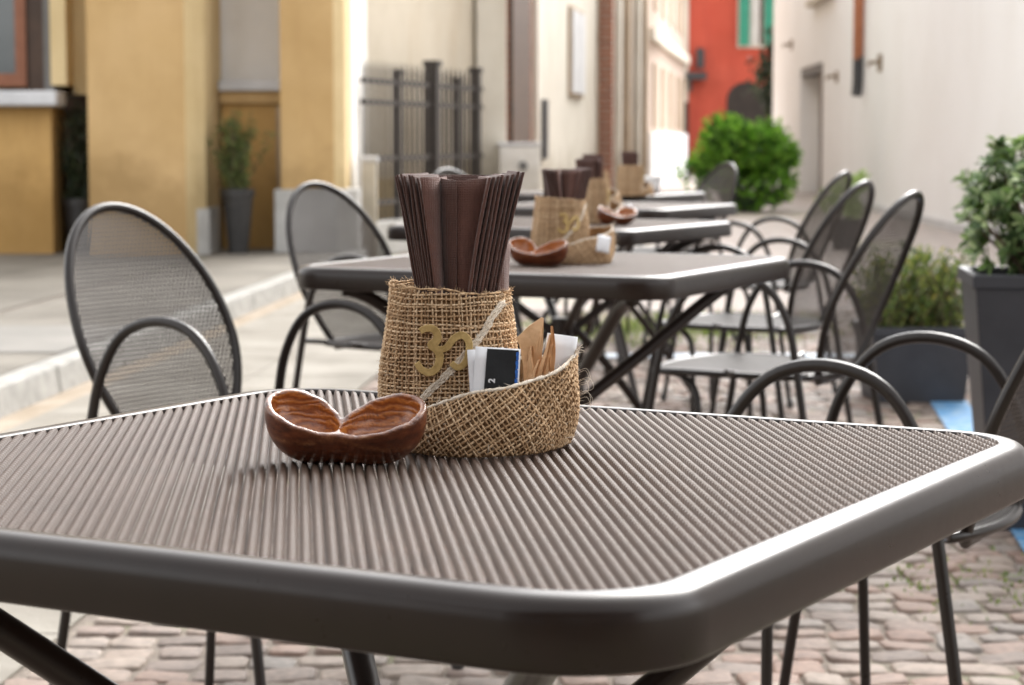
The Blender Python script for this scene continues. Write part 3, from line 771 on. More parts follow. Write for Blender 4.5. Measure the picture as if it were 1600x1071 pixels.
dgt.location = (-.0018, -.0038, .0350); dgt.rotation_euler = (R(90), R(-88), 0)
place(sp, .0375, -.0700, .0225, -8, 4, 6)
p2 = card(.030, .060, .0012, bulge=.0008).build('sugar_packet', M['white_paper'], smooth=True); place(p2, .0350, -.0665, .0235, -9, -3, 8)
tag(p2, 'plain white sugar packet peeking out left of the black printed one', 'sugar packet')
# kraft flap: tall pointed sheet
def sheet(outline, name, m, thick=.0009, bend=0.0):
    """outline: (x,z) polygon; gently bent paper"""
    n = len(outline); mb = MB(); cx = sum(p[0] for p in outline)/n; cz = sum(p[1] for p in outline)/n
    f_ = lambda x, z: bend*((x-cx)**2)*30 + .002*math.sin(z*120)
    levels = [1, .66, .33]; v = []; f = []
    for s in (-1, 1):
        base = len(v)
        for L in levels:
            for (x, z) in outline:
                X, Z = cx+(x-cx)*L, cz+(z-cz)*L; v.append((X, f_(X,Z)+s*thick/2, Z))
        v.append((cx, f_(cx,cz)+s*thick/2, cz)); c = len(v)-1
        for li in range(2):
            for i in range(n):
                q = (base+li*n+i, base+li*n+(i+1)%n, base+(li+1)*n+(i+1)%n, base+(li+1)*n+i); f.append(q if s < 0 else q[::-1])
        for i in range(n):
            q = (base+2*n+i, base+2*n+(i+1)%n, c); f.append(q if s < 0 else q[::-1])
    k = 3*n+1
    for i in range(n): f.append((i, k+i, k+(i+1)%n, (i+1)%n))
    mb.add(v, f); return mb.build(name, m, smooth=False)
s1 = sheet([(-.010,-.03),(-.0125,.014),(-.0165,.030),(-.019,.036),(-.009,.046),(.0015,.053),(.0035,.0525),(.0030,.030),(.0015,.006),(.001,-.03)], 'sugar_packet', M['kraft'], bend=.25)
place(s1, .0735, -.047, .054, -4, 2, 12); tag(s1, 'tall pointed kraft paper sugar packet in the jute pocket beside the jar', 'sugar packet')
for k, (x, y, z, h, w, ry, lab) in enumerate(((.0700,-.058,.050,.026,.0065,8,'shortest curled kraft sugar sachet, nearest in the jute pocket'),(.0760,-.050,.052,.044,.0062,10,'curled kraft sugar sachet in the middle of the jute pocket'),(.0825,-.046,.052,.050,.0060,4,'slim twisted kraft sugar sachet next to the white paper in the pocket'),(.0775,-.053,.050,.028,.007,14,'small folded kraft sugar sachet leaning right in the jute pocket'),(.0690,-.052,.050,.036,.0105,3,'broad creased kraft sugar sachet overlapping the tall pointed one'),(.0800,-.049,.050,.038,.0100,12,'broad kraft sugar sachet behind the slim twisted one'))):
    v = []; f = []; n = 12
    for i in range(n+1):
        t = i/n; ww = w*(.6+.7*math.sin(PI*t)**.7)*(1-.72*t**3); xx = .0016*math.sin(t*7+k)
        for (q, yy) in ((-ww/2, 0), (-ww/6, -.0016), (ww/6, .0010), (ww/2, -.0012)): v.append((xx+q, yy+.0012*math.sin(t*5+k), -.03+t*(h+.03)))
        for (q, yy) in ((ww/2, -.0002), (ww/6, .0020), (-ww/6, -.0006), (-ww/2, .0010)): v.append((xx+q, yy+.0012*math.sin(t*5+k), -.03+t*(h+.03)))
    for i in range(n):
        for q in range(8): f.append((i*8+q, i*8+(q+1)%8, (i+1)*8+(q+1)%8, (i+1)*8+q))
    f.append(tuple(range(n*8, n*8+8)))
    mb = MB(); mb.add(v, f); o = mb.build('sugar_sachet', M['kraft']); place(o, x, y, z-.002, -6, ry, 20); tag(o, lab, 'sugar packet')
p3 = card(.026, .064, .0012, bulge=.0007).build('sugar_packet', M['white_paper'], smooth=True); place(p3, .0850, -.034, .028, -4, 9, 14)
tag(p3, 'white paper packet standing at the far right of the jute pocket behind the sachets', 'sugar packet')
p4 = card(.022, .050, .0010, bulge=.0007).build('sugar_packet', M['white_paper'], smooth=True); place(p4, .0850, -.022, .032, -2, 14, 20)
tag(p4, 'white paper packet tilted over the right tip of the jute pocket', 'sugar packet')

# ------------------------------------------------------------------ open seed pod (signed distance field -> surface nets)
def surface_nets(D, org, h):
    sx, sy, sz = D.shape; ins = D < 0
    occ = sum(ins[a:sx-1+a, b:sy-1+b, c:sz-1+c].astype(int) for a in (0,1) for b in (0,1) for c in (0,1))
    act = (occ > 0) & (occ < 8); idx = -np.ones(act.shape, int); I = np.argwhere(act); idx[act] = np.arange(len(I))
    acc = np.zeros((len(I), 3)); cnt = np.zeros(len(I))
    cn = [(a,b,c) for a in (0,1) for b in (0,1) for c in (0,1)]
    for p in cn:
        for ax in range(3):
            if p[ax]: continue
            q = list(p); q[ax] = 1
            d0 = D[I[:,0]+p[0], I[:,1]+p[1], I[:,2]+p[2]]; d1 = D[I[:,0]+q[0], I[:,1]+q[1], I[:,2]+q[2]]
            cr_ = (d0 < 0) != (d1 < 0); t = np.where(cr_, d0/(d0-d1+1e-12), 0)
            pos = np.array(p, float)[None].repeat(len(I),0); pos[:,ax] += t
            acc[cr_] += pos[cr_]; cnt[cr_] += 1
    V = (I + acc/np.maximum(cnt,1)[:,None])*h + org; F = []
    for ax in range(3):
        o1, o2 = [(1,2),(2,0),(0,1)][ax]
        sl0 = [slice(0,s) for s in D.shape]; sl1 = list(sl0); sl0[ax] = slice(0,-1); sl1[ax] = slice(1,None)
        a = ins[tuple(sl0)]; b = ins[tuple(sl1)]
        for flip, msk in ((False, a & ~b), (True, ~a & b)):
            E = np.argwhere(msk)
            for e in E:
                if e[o1] < 1 or e[o2] < 1: continue
                def g(d1, d2):
                    q = e.copy(); q[o1] -= d1; q[o2] -= d2
                    return idx[tuple(q)] if all(q < np.array(idx.shape)) else -1
                q = [g(1,1), g(0,1), g(0,0), g(1,0)]
                if min(q) < 0: continue
                F.append(tuple(q[::-1] if flip else q))
    return V, F
def pod_mesh():
    h = .00125; org = np.array([-.072,-.052,-.003]); n = (116, 84, 56)
    X, Y, Z = [org[i]+h*np.arange(n[i]) for i in range(3)]
    P = np.stack(np.meshgrid(X, Y, Z, indexing='ij'), -1)
    smin = lambda a, b, k: -k*np.log(np.exp(-a/k)+np.exp(-b/k))
    D = None; cav = None; cut = None; hollow_c = []
    lobes = []
    for s, a0, b0, e1v in ((-1, .0350, .0260, (-.79,.50,.44)), (1, .0375, .0270, (.90,.33,.33))):
        e1 = np.array(e1v); e1 /= np.linalg.norm(e1)
        c = np.array([0,-.036,.0262]) + e1*(a0-.002)
        nrm = np.array([.24 if s < 0 else -.16, -.40, .88]); nrm -= e1*nrm.dot(e1); nrm /= np.linalg.norm(nrm); e2 = np.cross(nrm, e1)
        Q = P - c; q1, q2, q3 = Q@e1, Q@e2, Q@nrm
        tp = 1 + .20*np.clip(q1/.04, -1, 1)
        ell = lambda a, b, d: (np.sqrt((q1/a)**2+(q2/(b*tp))**2+(q3/d)**2)-1)*min(a,b,d)
        out = ell(a0, b0, .040)
        o = np.maximum(out, q3 - .0004*np.sin(q1*300))
        inn = np.maximum(ell(a0-.0046, b0-.0046, .025), -(q3+.030))
        lobes.append((o, inn, q3))
    fil = (np.sqrt(((P[...,0]-.003)/.046)**2+((P[...,1]+.012)/.0275)**2+((P[...,2]-.0215)/.0215)**2)-1)*.0215
    fil = np.maximum(fil, P[...,2]-.0205-.14*np.abs(P[...,0])+.25*(P[...,1]+.03))
    body = smin(smin(lobes[0][0], lobes[1][0], .0010), fil, .003)
    cavd = np.minimum(lobes[0][1], lobes[1][1])
    D = np.maximum(body, -cavd)
    D = np.maximum(D, .0002 - P[...,2])
    V, F = surface_nets(D, org, h)
    me = bpy.data.meshes.new('seed_pod'); me.from_pydata(V.tolist(), [], F)
    # attributes: hollow inside, pale lip
    gi = np.clip(((V-org)/h).round().astype(int), 0, np.array(n)-1)
    cv = cavd[gi[:,0], gi[:,1], gi[:,2]]; bd = body[gi[:,0], gi[:,1], gi[:,2]]
    pl = np.minimum(np.abs(lobes[0][2]), np.abs(lobes[1][2]))[gi[:,0], gi[:,1], gi[:,2]]
    hol = np.clip(1-np.abs(cv)/.0016, 0, 1); lipm = np.clip(1.5-pl/.0022, 0, 1)*np.clip((cv)/.0008, 0, 1)*.9
    for nm, ar in (('hollow', hol), ('lip', lipm)):
        at = me.attributes.new(nm, 'FLOAT', 'POINT'); at.data.foreach_set('value', ar.astype(np.float32))
    me.materials.append(M['pod']); me.polygons.foreach_set('use_smooth', [True]*len(me.polygons)); me.update()
    bm = bmesh.new(); bm.from_mesh(me)
    for _ in range(2): bmesh.ops.smooth_vert(bm, verts=bm.verts, factor=.5, use_axis_x=True, use_axis_y=True, use_axis_z=True)
    bmesh.ops.recalc_face_normals(bm, faces=bm.faces); bm.to_mesh(me); bm.free()
    return me
pod = bpy.data.objects.new('seed_pod', pod_mesh()); COL.objects.link(pod)
pod.location = (-.1340, 1.6965, .7502)
tag(pod, 'glossy red-brown seed pod split open in two hollow lobes, in focus on the foreground table', 'seed pod', 'seed pods beside the napkin holders')

# the same set on the tables behind
sets = [((.098, 4.42), .35, (-.045,-.125), 'second', 'second table'), ((.230, 6.42), 1.35, (.06,-.13), 'third', 'third table'), ((.300, 8.02), 1.5, (-.06,-.12), 'fourth', 'fourth table'), ((.515, 9.50), 1.5, (-.06,-.10), 'farthest', 'farthest table')]
for (x, y), rz, (px, py), nm, where in sets:
    L = (x, y, .7506)
    copy_tree(holder, f'blurred jute napkin holder with paper napkins standing on the {where} of the row', None, L, rz)
    for o, k in naps:
        if k == 'L' and nm != 'second' and naps.index((o,k)) % 2: continue
        c = o.copy(); COL.objects.link(c); c.location = L; c.rotation_euler.z = rz; c.scale.z = .85
        c['label'] = f'blurred brown paper napkin standing in the jute holder on the {where} of the row'; c['group'] = f'napkins in the holder on the {where}'
    if nm in ('fourth',): continue
    if nm != 'farthest':
      q = pod.copy(); COL.objects.link(q); q.location = (x+px, y+py, .7506); q.rotation_euler.z = rz-.75
      q['label'] = f'blurred orange-brown open seed pod lying on the {where} of the row'
    w = card(.028, .034, .002, bulge=.003).build('sugar_packet', M['white_paper'], smooth=True)
    a = rz; ox, oy = .045, -.115
    w.location = (x+ox*math.cos(a)-oy*math.sin(a), y+ox*math.sin(a)+oy*math.cos(a), .775); w.rotation_euler = (R(-8), R(12), rz)
    tag(w, f'white packet showing on the jute holder of the {where}', 'sugar packet')
cup = MB(); v = []; pf = [(.0,.002),(.026,.002),(.034,.03),(.040,.075),(.041,.078),(.038,.075),(.031,.03),(.022,.006),(0,.006)]
for k in range(24):
    for (r_, z_) in pf: v.append((r_*math.cos(2*PI*k/24), r_*math.sin(2*PI*k/24), z_))
cup.add(v, [(k*9+i, ((k+1)%24)*9+i, ((k+1)%24)*9+i+1, k*9+i+1) for k in range(24) for i in range(8)])
o = cup.build('cup', M['white_plastic'], smooth=True, loc=(.64, 9.9, .7506)); tag(o, 'small white cup on the farthest table right of the napkin holder', 'cup')

# ------------------------------------------------------------------ plants
def leaf(mb, p, d, n, L, W, mi=0, fold=.25):
    d = d/(np.linalg.norm(d)+1e-9); s = np.cross(d, n); s /= np.linalg.norm(s)+1e-9; u = np.cross(s, d)
    v = [p, p+d*L*.35+s*W*.5+u*W*fold, p+d*L*.75+s*W*.36+u*W*fold*.6, p+d*L-u*L*.08, p+d*L*.75-s*W*.36+u*W*fold*.6, p+d*L*.35-s*W*.5+u*W*fold, p+d*L*.45]
    mb.add(v, [(0,1,6),(1,2,6),(2,3,6),(3,4,6),(4,5,6),(5,0,6)], mi)
def rv(): return np.array([random.gauss(0,1) for _ in range(3)])
def bush(name, label, cat, loc, rad, n, L, W, mats, lumps=10, pot=None, stems=6, base=0.1, seedv=1, shellk=.55):
    random.seed(seedv)
    t = thing(name, label, cat, loc)
    rad = np.array(rad); c0 = np.array([0,0,base+rad[2]])
    centres = [(c0 + np.array([random.uniform(-.62,.62), random.uniform(-.62,.62), random.uniform(-.6,.68)])*rad, random.uniform(.34,.5)) for _ in range(lumps)]
    mb = MB()
    for _ in range(n):
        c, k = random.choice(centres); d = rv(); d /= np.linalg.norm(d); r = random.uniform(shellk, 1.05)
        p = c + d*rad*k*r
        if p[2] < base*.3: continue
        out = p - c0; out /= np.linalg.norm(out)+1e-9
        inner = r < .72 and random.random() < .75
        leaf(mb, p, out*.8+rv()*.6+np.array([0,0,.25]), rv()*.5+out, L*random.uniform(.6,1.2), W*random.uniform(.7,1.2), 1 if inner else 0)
    mb.build('foliage', mats, t)
    sb = MB()
    for k in range(stems):
        c, _ = centres[k % lumps]; a = np.array([random.uniform(-.06,.06), random.uniform(-.06,.06), .0])
        sb.tube(cr([a, a*.5+np.array([0,0,base*.6+.05]), c*.6+np.array([0,0,.05]), c], 4), [.022*rad[0]*1.5*(1-.7*i/12) for i in range(13)], 6)
    sb.build('stem', M['bark'], t, smooth=True)
    return t
def pot_round(t, r0, r1, h, m, name='pot'):
    mb = MB(); v = []; pf = [(0,0),(r0,0),(r0+(r1-r0)*.9,h*.88),(r1*1.06,h*.88),(r1*1.08,h),(r1*.94,h),(r1*.9,h*.9)]
    for k in range(24):
        for (a, z) in pf: v.append((a*math.cos(2*PI*k/24), a*math.sin(2*PI*k/24), z))
    q = len(pf); mb.add(v, [(k*q+i, ((k+1)%24)*q+i, ((k+1)%24)*q+i+1, k*q+i+1) for k in range(24) for i in range(q-1)])
    mb.build(name, m, t, smooth=False)
    s = MB(); s.tube([(0,0,h*.8),(0,0,h*.9)], r1*.91, 20); s.build('soil', M['soil'], t)
def pot_square(t, w0, w1, d0, d1, h, m):
    mb = MB(); e = .022
    def ringp(w, d, z): return [(-w,-d,z),(w,-d,z),(w,d,z),(-w,d,z)]
    v = ringp(w0/2,d0/2,0)+ringp(w1/2-.008,d1/2-.008,h-.035)+ringp(w1/2,d1/2,h-.035)+ringp(w1/2,d1/2,h)+ringp(w1/2-e,d1/2-e,h)+ringp(w1/2-e,d1/2-e,h-.06)
    f = [(3,2,1,0)]+[(L*4+k, L*4+(k+1)%4, L*4+4+(k+1)%4, L*4+4+k) for L in range(5) for k in range(4)]
    mb.add(v, f); mb.build('planter_box', m, t, bevel=.004)
    s = MB(); s.box(-w1/2+e, w1/2-e, -d1/2+e, d1/2-e, h-.09, h-.055); s.build('soil', M['soil'], t)
# round bright bush at the end of the row
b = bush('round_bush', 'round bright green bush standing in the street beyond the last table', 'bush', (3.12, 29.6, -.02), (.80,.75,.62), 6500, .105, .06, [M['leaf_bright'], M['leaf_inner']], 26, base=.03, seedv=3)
pot_round(b, .24, .33, .30, M['black_pot'])
# tall planter with variegated shrub
tpz = thing('tall_planter', 'tall anthracite planter with a grey-green leafy shrub on the right', 'planter', (1.375, 5.62, 0), R(-6))
pot_square(tpz, .27, .40, .27, .40, .66, M['planter'])
random.seed(11); fb = MB(); st = MB()
def rosette(fb, c, d, k, L, W, mi):
    d = d/np.linalg.norm(d)
    for i in range(k):
        a = rv(); a -= d*a.dot(d); a /= np.linalg.norm(a)+1e-9; lift = random.uniform(.1, 1.1)
        leaf(fb, c - d*random.uniform(0,.02), a+d*lift, d-a*lift*.5, L*random.uniform(.7,1.15), W*random.uniform(.8,1.15), mi, .15)
for k in range(300):
    d = rv(); d[2] = d[2]*.95+.12; d /= np.linalg.norm(d); r = random.uniform(.55,1.0)
    c = np.array([0.02,0,.815]) + d*np.array([.255,.23,.205])*r
    if c[2] < .655: continue
    fresh = (c[0] > .06 and c[2] > .84 and random.random() < .75) or random.random() < .15
    rosette(fb, c, d+np.array([0,0,.7]), 12, .045, .017, 1 if fresh else 0)
    if k % 4 == 0: st.tube(cr([(d[0]*.02,d[1]*.02,.58),(c[0]*.5,c[1]*.5,.7),tuple(c)], 4), .0035, 5)
for (q, zz, kk) in (((-.108,-.03),.93,12),((-.116,-.03),.965,12),((-.112,-.03),1.005,9),((-.120,-.03),1.035,11),((-.124,-.03),1.055,8)):
    rosette(fb, np.array([q[0],q[1],zz-.06]), np.array([.05,0,1.0]), kk, .050, .021, 0)
st.tube(cr([(-.03,0,.58),(-.09,-.02,.8),(-.118,-.03,1.0)], 5), .004, 5)
fb.build('foliage', [M['leaf_var'], M['leaf_fresh']], tpz); st.build('stem', M['bark'], tpz, smooth=True)
# low planter
lp = thing('low_planter', 'low wide anthracite planter with a yellow-green shrub beside the tall planter', 'planter', (1.545, 8.35, 0), R(3))
pot_square(lp, .33, .40, .32, .38, .29, M['planter'])
random.seed(12); fb = MB(); st = MB()
for k in range(170):
    a = np.array([random.uniform(-.165,.165), random.uniform(-.15,.15), .24]); tip = a + np.array([random.gauss(0,.05), random.gauss(0,.05), random.uniform(.10,.33)])
    st.tube([a, (a+tip)/2+rv()*.008, tip], [.003,.0025,.0015], 4)
    for _ in range(34):
        u = random.uniform(.12,1.05); p = a+(tip-a)*u+rv()*.012
        leaf(fb, p, rv()+np.array([0,0,.8]), rv(), .028*random.uniform(.7,1.2), .011, 1 if u < .75 and random.random() < .6 else 0)
fb.build('foliage', [M['leaf_low'], M['leaf_olive']], lp); st.build('stem', M['bark'], lp)
# potted shrub in the ochre recess, dark shrub left of the pillar
ps = thing('potted_shrub', 'slender olive-green shrub in a black pot inside the ochre recess', 'plant', (-2.12, 16.85, .11))
pot_round(ps, .075, .125, .50, M['black_pot'])
random.seed(13); fb = MB(); st = MB()
for k in range(46):
    tip = np.array([random.gauss(-.02,.085), random.gauss(0,.07), random.uniform(.7,1.10)]); a = np.array([random.uniform(-.05,.05), random.uniform(-.05,.05), .44])
    st.tube([a, (a+tip)/2, tip], [.004,.003,.002], 4)
    for _ in range(38):
        u = random.uniform(.1,1); leaf(fb, a+(tip-a)*u+rv()*.02, rv()+np.array([0,0,.6]), rv(), .05*random.uniform(.7,1.2), .016)
fb.build('foliage', M['leaf_olive'], ps); st.build('stem', M['bark'], ps)
ds = thing('potted_shrub', 'dark slender shrub in shade between the window wall and the wide ochre pillar', 'plant', (-3.36, 16.98, .11))
pot_round(ds, .09, .13, .42, M['black_pot'])
random.seed(14); fb = MB(); st = MB()
for k in range(60):
    tip = np.array([random.gauss(.0,.06), random.gauss(-.03,.07), random.uniform(.6,1.25)]); a = np.array([random.uniform(-.06,.06), random.uniform(-.05,.05), .36])
    st.tube([a, (a+tip)/2, tip], [.005,.004,.002], 4)
    for _ in range(40):
        u = random.uniform(.02,1); leaf(fb, a+(tip-a)*u+rv()*.03, rv()+np.array([0,0,.5]), rv(), .06*random.uniform(.7,1.2), .02)
fb.build('foliage', M['leaf_dark'], ds); st.build('stem', M['bark'], ds)
# pale plant along the white wall, creeper by the red house
pp = bush('pale_plant', 'pale yellow-green plant in a pot at the foot of the white wall', 'plant', (3.0, 19.6, 0), (.22,.2,.20), 420, .07, .035, [M['leaf_pale'], M['leaf_fresh']], 7, base=.28, seedv=5)
pot_round(pp, .11, .16, .28, M['black_pot'])
cp = thing('creeper', 'dark green creeper hanging down beside the red house wall', 'plant', (6.35, 54.0, 0))
random.seed(15); fb = MB(); st = MB()
st.tube(cr([(.25,0,0),(.22,0,1.2),(.15,0,2.2),(.1,0,3.2),(.2,0,4.2)], 5), .03, 6)
for _ in range(1300):
    z = random.triangular(.9,3.7,2.6); w = .10+.16*math.exp(-((z-2.6)/.7)**2)
    leaf(fb, np.array([.17+random.gauss(0,w), random.gauss(0,.12), z]), rv()-np.array([0,0,.5]), rv(), .15, .10, 0)
fb.build('foliage', [M['leaf_dark'], M['leaf_olive']], cp); st.build('stem', M['bark'], cp)

# ------------------------------------------------------------------ buildings
D = 17.0
yb = thing('ochre_building', 'ochre yellow building with stepped pillars, cream panel and dark window on the left', 'building')
GZ = .11
m_ = MB(); m_.box(-8, -1.30, 17.75, 22, GZ-.05, 6); m_.build('rear_wall', M['offwhite'], yb)
m_ = MB(); m_.box(-8,-3.53, 16.75,17.74, GZ-.05, 1.235); m_.build('wainscot', M['ochre_dark'], yb)           # window wall, lower
m_ = MB(); m_.box(-3.52,-3.40, 16.72,17.73, 1.40, 6); m_.box(-8,-3.52,16.80,17.73,3.3,6); m_.box(-8,-5.2,16.80,17.73,1.40,3.3); m_.build('facade_wall', M['yellow_pale_lit'], yb)
m_ = MB(); m_.box(-3.525,-3.20,17.25,17.74,GZ-.05,1.33); m_.build('recess_wall', M['dark_wood'], yb)
m_ = MB(); m_.box(-3.40,-3.215,17.0,17.72,1.335,6); m_.build('recess_wall', M['yellow_pale_lit'], yb)
w = MB(); w.box(-3.60,-3.522,16.86,17.5,1.36,3.3); w.box(-5.2,-5.1,16.86,17.5,1.36,3.3); w.box(-5.1,-3.60,16.9,17.5,3.15,3.3)
win = w.build('window', M['grey_reveal'], yb)
f_ = MB(); f_.box(-3.885,-3.80,17.15,17.25,1.40,3.15); f_.box(-5.05,-3.885,17.15,17.25,1.40,1.50); f_.box(-4.5,-4.43,17.16,17.24,1.50,3.15); f_.build('frame', M['red_wood'], win)
f_ = MB(); f_.box(-3.80,-3.60,17.18,17.3,1.36,3.15); f_.build('shutter', M['dark_wood'], win)
f_ = MB(); f_.box(-5.05,-3.885,17.19,17.21,1.50,3.15); f_.build('pane', M['glass'], win)
f_ = MB(); f_.box(-8,-3.44,16.50,16.90,1.24,1.355); f_.build('sill', M['lightgrey'], win, bevel=.02)
# pillars: wide body with a stepped flank toward the street
def pillar(x0, x1, steps, yf, name='pillar'):
    poly = [(x0, yf+1.2), (x0, yf), (x1, yf)]
    for (dx, dy) in steps:
        x, y = poly[-1]; poly.append((x+dx, y+dy))
    poly.append((poly[-1][0], yf+1.2))
    mb = MB(); mb.prism(poly, GZ-.02, 6); p = mb.build('pillar', [M['yellow'], M['yellow_pale_lit']], yb)
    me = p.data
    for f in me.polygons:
        if f.normal.x > .4: f.material_index = 1  # street-facing faces take the paler plaster: side light put into the colour
    return p
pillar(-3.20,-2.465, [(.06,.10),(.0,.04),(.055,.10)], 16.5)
m_ = MB(); m_.prism([(-2.475,16.53),(-2.325,16.70),(-2.325,17.3),(-2.475,17.3)], GZ-.01, .46); m_.build('plinth', M['grey_stone'], yb)
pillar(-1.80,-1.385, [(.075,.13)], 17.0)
m_ = MB(); m_.prism([(-1.85,16.96),(-1.36,16.96),(-1.22,17.22),(-1.22,17.7),(-1.85,17.7)], GZ-.01, .60); m_.build('plinth', M['grey_stone'], yb, bevel=.01)
m_ = MB(); m_.box(-2.33,-1.80,17.55,17.745,GZ-.02,1.27); m_.build('recess_wall', M['ochre_dark'], yb)
m_ = MB(); m_.box(-2.34,-1.79,17.45,17.74,1.372,1.455); m_.build('ledge', M['lightgrey'], yb, bevel=.01)
m_ = MB(); m_.box(-2.335,-1.795,17.50,17.742,1.275,1.369); m_.build('ledge_band', M['yellow'], yb)
m_ = MB(); m_.box(-1.88,-1.835,17.45,17.549,GZ-.02,1.25); m_.build('pilaster', M['brown_wall'], yb)  # thin dark strip painted for the shadow line at the recess edge
# cream house behind the railing
ch = thing('cream_house', 'cream plastered house wall rising behind the iron railing', 'building')
m_ = MB(); m_.prism([(-1.62,18.75),(-.36,22.35),(-.36,27),(-6,27),(-6,18.75)], 0, 6.5); m_.build('wall', M['cream'], ch)
m_ = MB(); m_.box(-.36,-.06,22.2,26.9,0,6.5); m_.build('corner_pilaster', M['cream_pale'], ch, bevel=.01)
m_ = MB(); m_.box(-1.60,-1.44,18.2,18.7,0,6.5); m_.build('side_pilaster', M['cream_pale'], ch)
m_ = MB(); m_.prism([(-1.60,18.72),(-.34,22.1),(-.37,22.33),(-1.63,18.73)], 0, .62); m_.build('base_course', M['yellow_pale_lit'], ch)
# railing
fe = thing('iron_railing', 'dark iron railing with pointed pickets between the ochre building and the cream house', 'railing')
A = np.array([-1.26,18.4]); B = np.array([-.30,21.9]); dv = B-A; Lf = np.linalg.norm(dv); u_ = dv/Lf; nv_ = np.array([u_[1], -u_[0]])
ang = math.atan2(u_[1], u_[0])
def obox(mb, s0, s1, w, z0, z1):
    q = [A+u_*s0+nv_*w, A+u_*s1+nv_*w, A+u_*s1-nv_*w, A+u_*s0-nv_*w]; mb.prism([tuple(p) for p in q][::-1], z0, z1)
m_ = MB(); obox(m_, 0, Lf, .12, 0, .28); m_.build('low_wall', M['grey_stone'], fe)
np_ = 24
for k in range(np_):
    s = Lf*(k+.5)/np_; p = A+u_*s
    m_ = MB(); m_.tube([(p[0],p[1],.29),(p[0],p[1],1.58),(p[0],p[1],1.66)], [.014,.014,.002], 6); m_.build('picket', M['iron'], fe)
for z in (.42,.80,1.28,1.46):
    m_ = MB(); obox(m_, 0, Lf, .016, z, z+.045); m_.build('rail', M['iron'], fe)
for s, w, h in ((.95,.028,1.55),(1.98,.055,1.66),(2.75,.032,1.52),(3.40,.045,1.64)):
    m_ = MB(); obox(m_, s-w, s+w, w, .0, h); obox(m_, s-w*1.3, s+w*1.3, w*1.3, h, h+.05); m_.build('post', M['iron'], fe)
bo = thing('stone_bollard', 'short pale stone gate pillar standing before the iron railing', 'bollard', (-1.17, 17.9, 0))
m_ = MB(); m_.box(-.06,.06,-.06,.06,0,.80); m_.build('shaft', M['cream_pale'], bo, bevel=.01)
m_ = MB(); m_.box(-.075,.075,-.075,.075,.801,.85); m_.build('cap', M['lightgrey'], bo, bevel=.01)
# utility cabinet
uc = thing('utility_cabinet', 'white utility cabinet with a round dark vent against the brick wall', 'cabinet', (.08, 22.0, 0))
m_ = MB(); m_.box(-.21,.20,-.2,.2,0,.92); m_.build('housing', M['offwhite'], uc, bevel=.015)
m_ = MB(); m_.tube([(.03,-.205,.72),(.03,-.225,.72)], .045, 16); m_.build('vent', M['grey_reveal'], uc)
m_ = MB(); m_.box(-.23,.22,-.22,.22,.922,.95); m_.build('lid', M['lightgrey'], uc, bevel=.008)
# houses along the left side: stepped footprint polygons following the bend of the street
def house(name, label, p0, p1, depth, h, m):
    t = thing(name, label, 'building'); mb = MB()
    mb.prism([p0, p1, (p1[0]-depth, p1[1]+.6), (p0[0]-depth, p0[1])], 0, h); mb.build('wall', m, t); return t
def along(p0, p1, s0, s1, out, z0, z1, mb, proud=.0):
    a = np.array(p0); b_ = np.array(p1); u = b_-a; u /= np.linalg.norm(u); n = np.array([u[1], -u[0]])
    q = [a+u*s0+n*out, a+u*s1+n*out, a+u*s1-n*(.06-proud), a+u*s0-n*(.06-proud)]; mb.prism([tuple(x) for x in q][::-1], z0, z1); return mb
h1p = ((-.05,22.7),(.34,26.3)); h1 = house('brick_house', 'old brick house front with a dark tall opening behind the utility cabinet', *h1p, 5, 6.5, M['brick'])
along(*h1p, .1,1.9,.05,.75,6.5,MB()).build('opening', M['dark_wood'], h1)
along(*h1p, 2.6,3.55,.07,0,6.5,MB()).build('render_strip', M['cream_pale'], h1)
along(*h1p, 3.0,3.4,.12,.75,1.45,MB()).build('meter_box', M['dark_iron'], h1)
h2p = ((.40,26.5),(1.28,33.2)); h2 = house('white_house', 'off-white plastered house with a closed grey shutter on the left of the street', *h2p, 5, 6.5, M['cream_pale'])
wn = along(*h2p, 2.6,4.4,.04,1.55,2.75,MB()).build('window', M['brown_wall'], h2)
along(*h2p, 2.7,3.45,.07,1.6,2.7,MB()).build('shutter', M['lightgrey'], wn); along(*h2p, 3.55,4.3,.07,1.6,2.7,MB()).build('shutter', M['lightgrey'], wn)
along(*h2p, 0,6.7,.06,0,.5,MB()).build('plinth', M['lightgrey'], h2)
h3p = ((1.33,33.4),(2.52,42.2)); h3 = house('brown_house', 'weathered brown house front with vertical pilasters down the street', *h3p, 6, 6.5, M['brown_wall'])
for s in (.4,2.2,4.2,6.4,8.2): along(*h3p, s,s+.55,.12,0,6.5,MB()).build('pilaster', M['cream_pale'] if s in (2.2,6.4) else M['brown_wall'], h3)
for s in (1.2,3.1,5.3,7.4):
    wn = along(*h3p, s,s+.8,.03,1.4,3.4,MB()).build('window', M['dark_wood'], h3)
along(*h3p, 0,.35,.2,0,6.5,MB()).build('corner_strip', M['brick'], h3)
h4p = ((2.6,42.4),(4.55,57.8)); h4 = house('pink_house', 'pale pinkish house front with cornice band near the end of the street', *h4p, 6, 7, M['pink_wall'])
along(*h4p, 0,15.5,.15,2.9,3.12,MB()).build('cornice', M['cream_pale'], h4)
along(*h4p, 0,15.5,.10,0,1.1,MB()).build('plinth', M['white_wall'], h4)
for s in (2,5,8,11,13.4):
    wn = along(*h4p, s,s+1.0,.04,3.6,5.4,MB()).build('window', M['brown_wall'], h4); along(*h4p, s,s+1.0,.045,1.2,2.5,MB()).build('door', M['brown_wall'], h4)
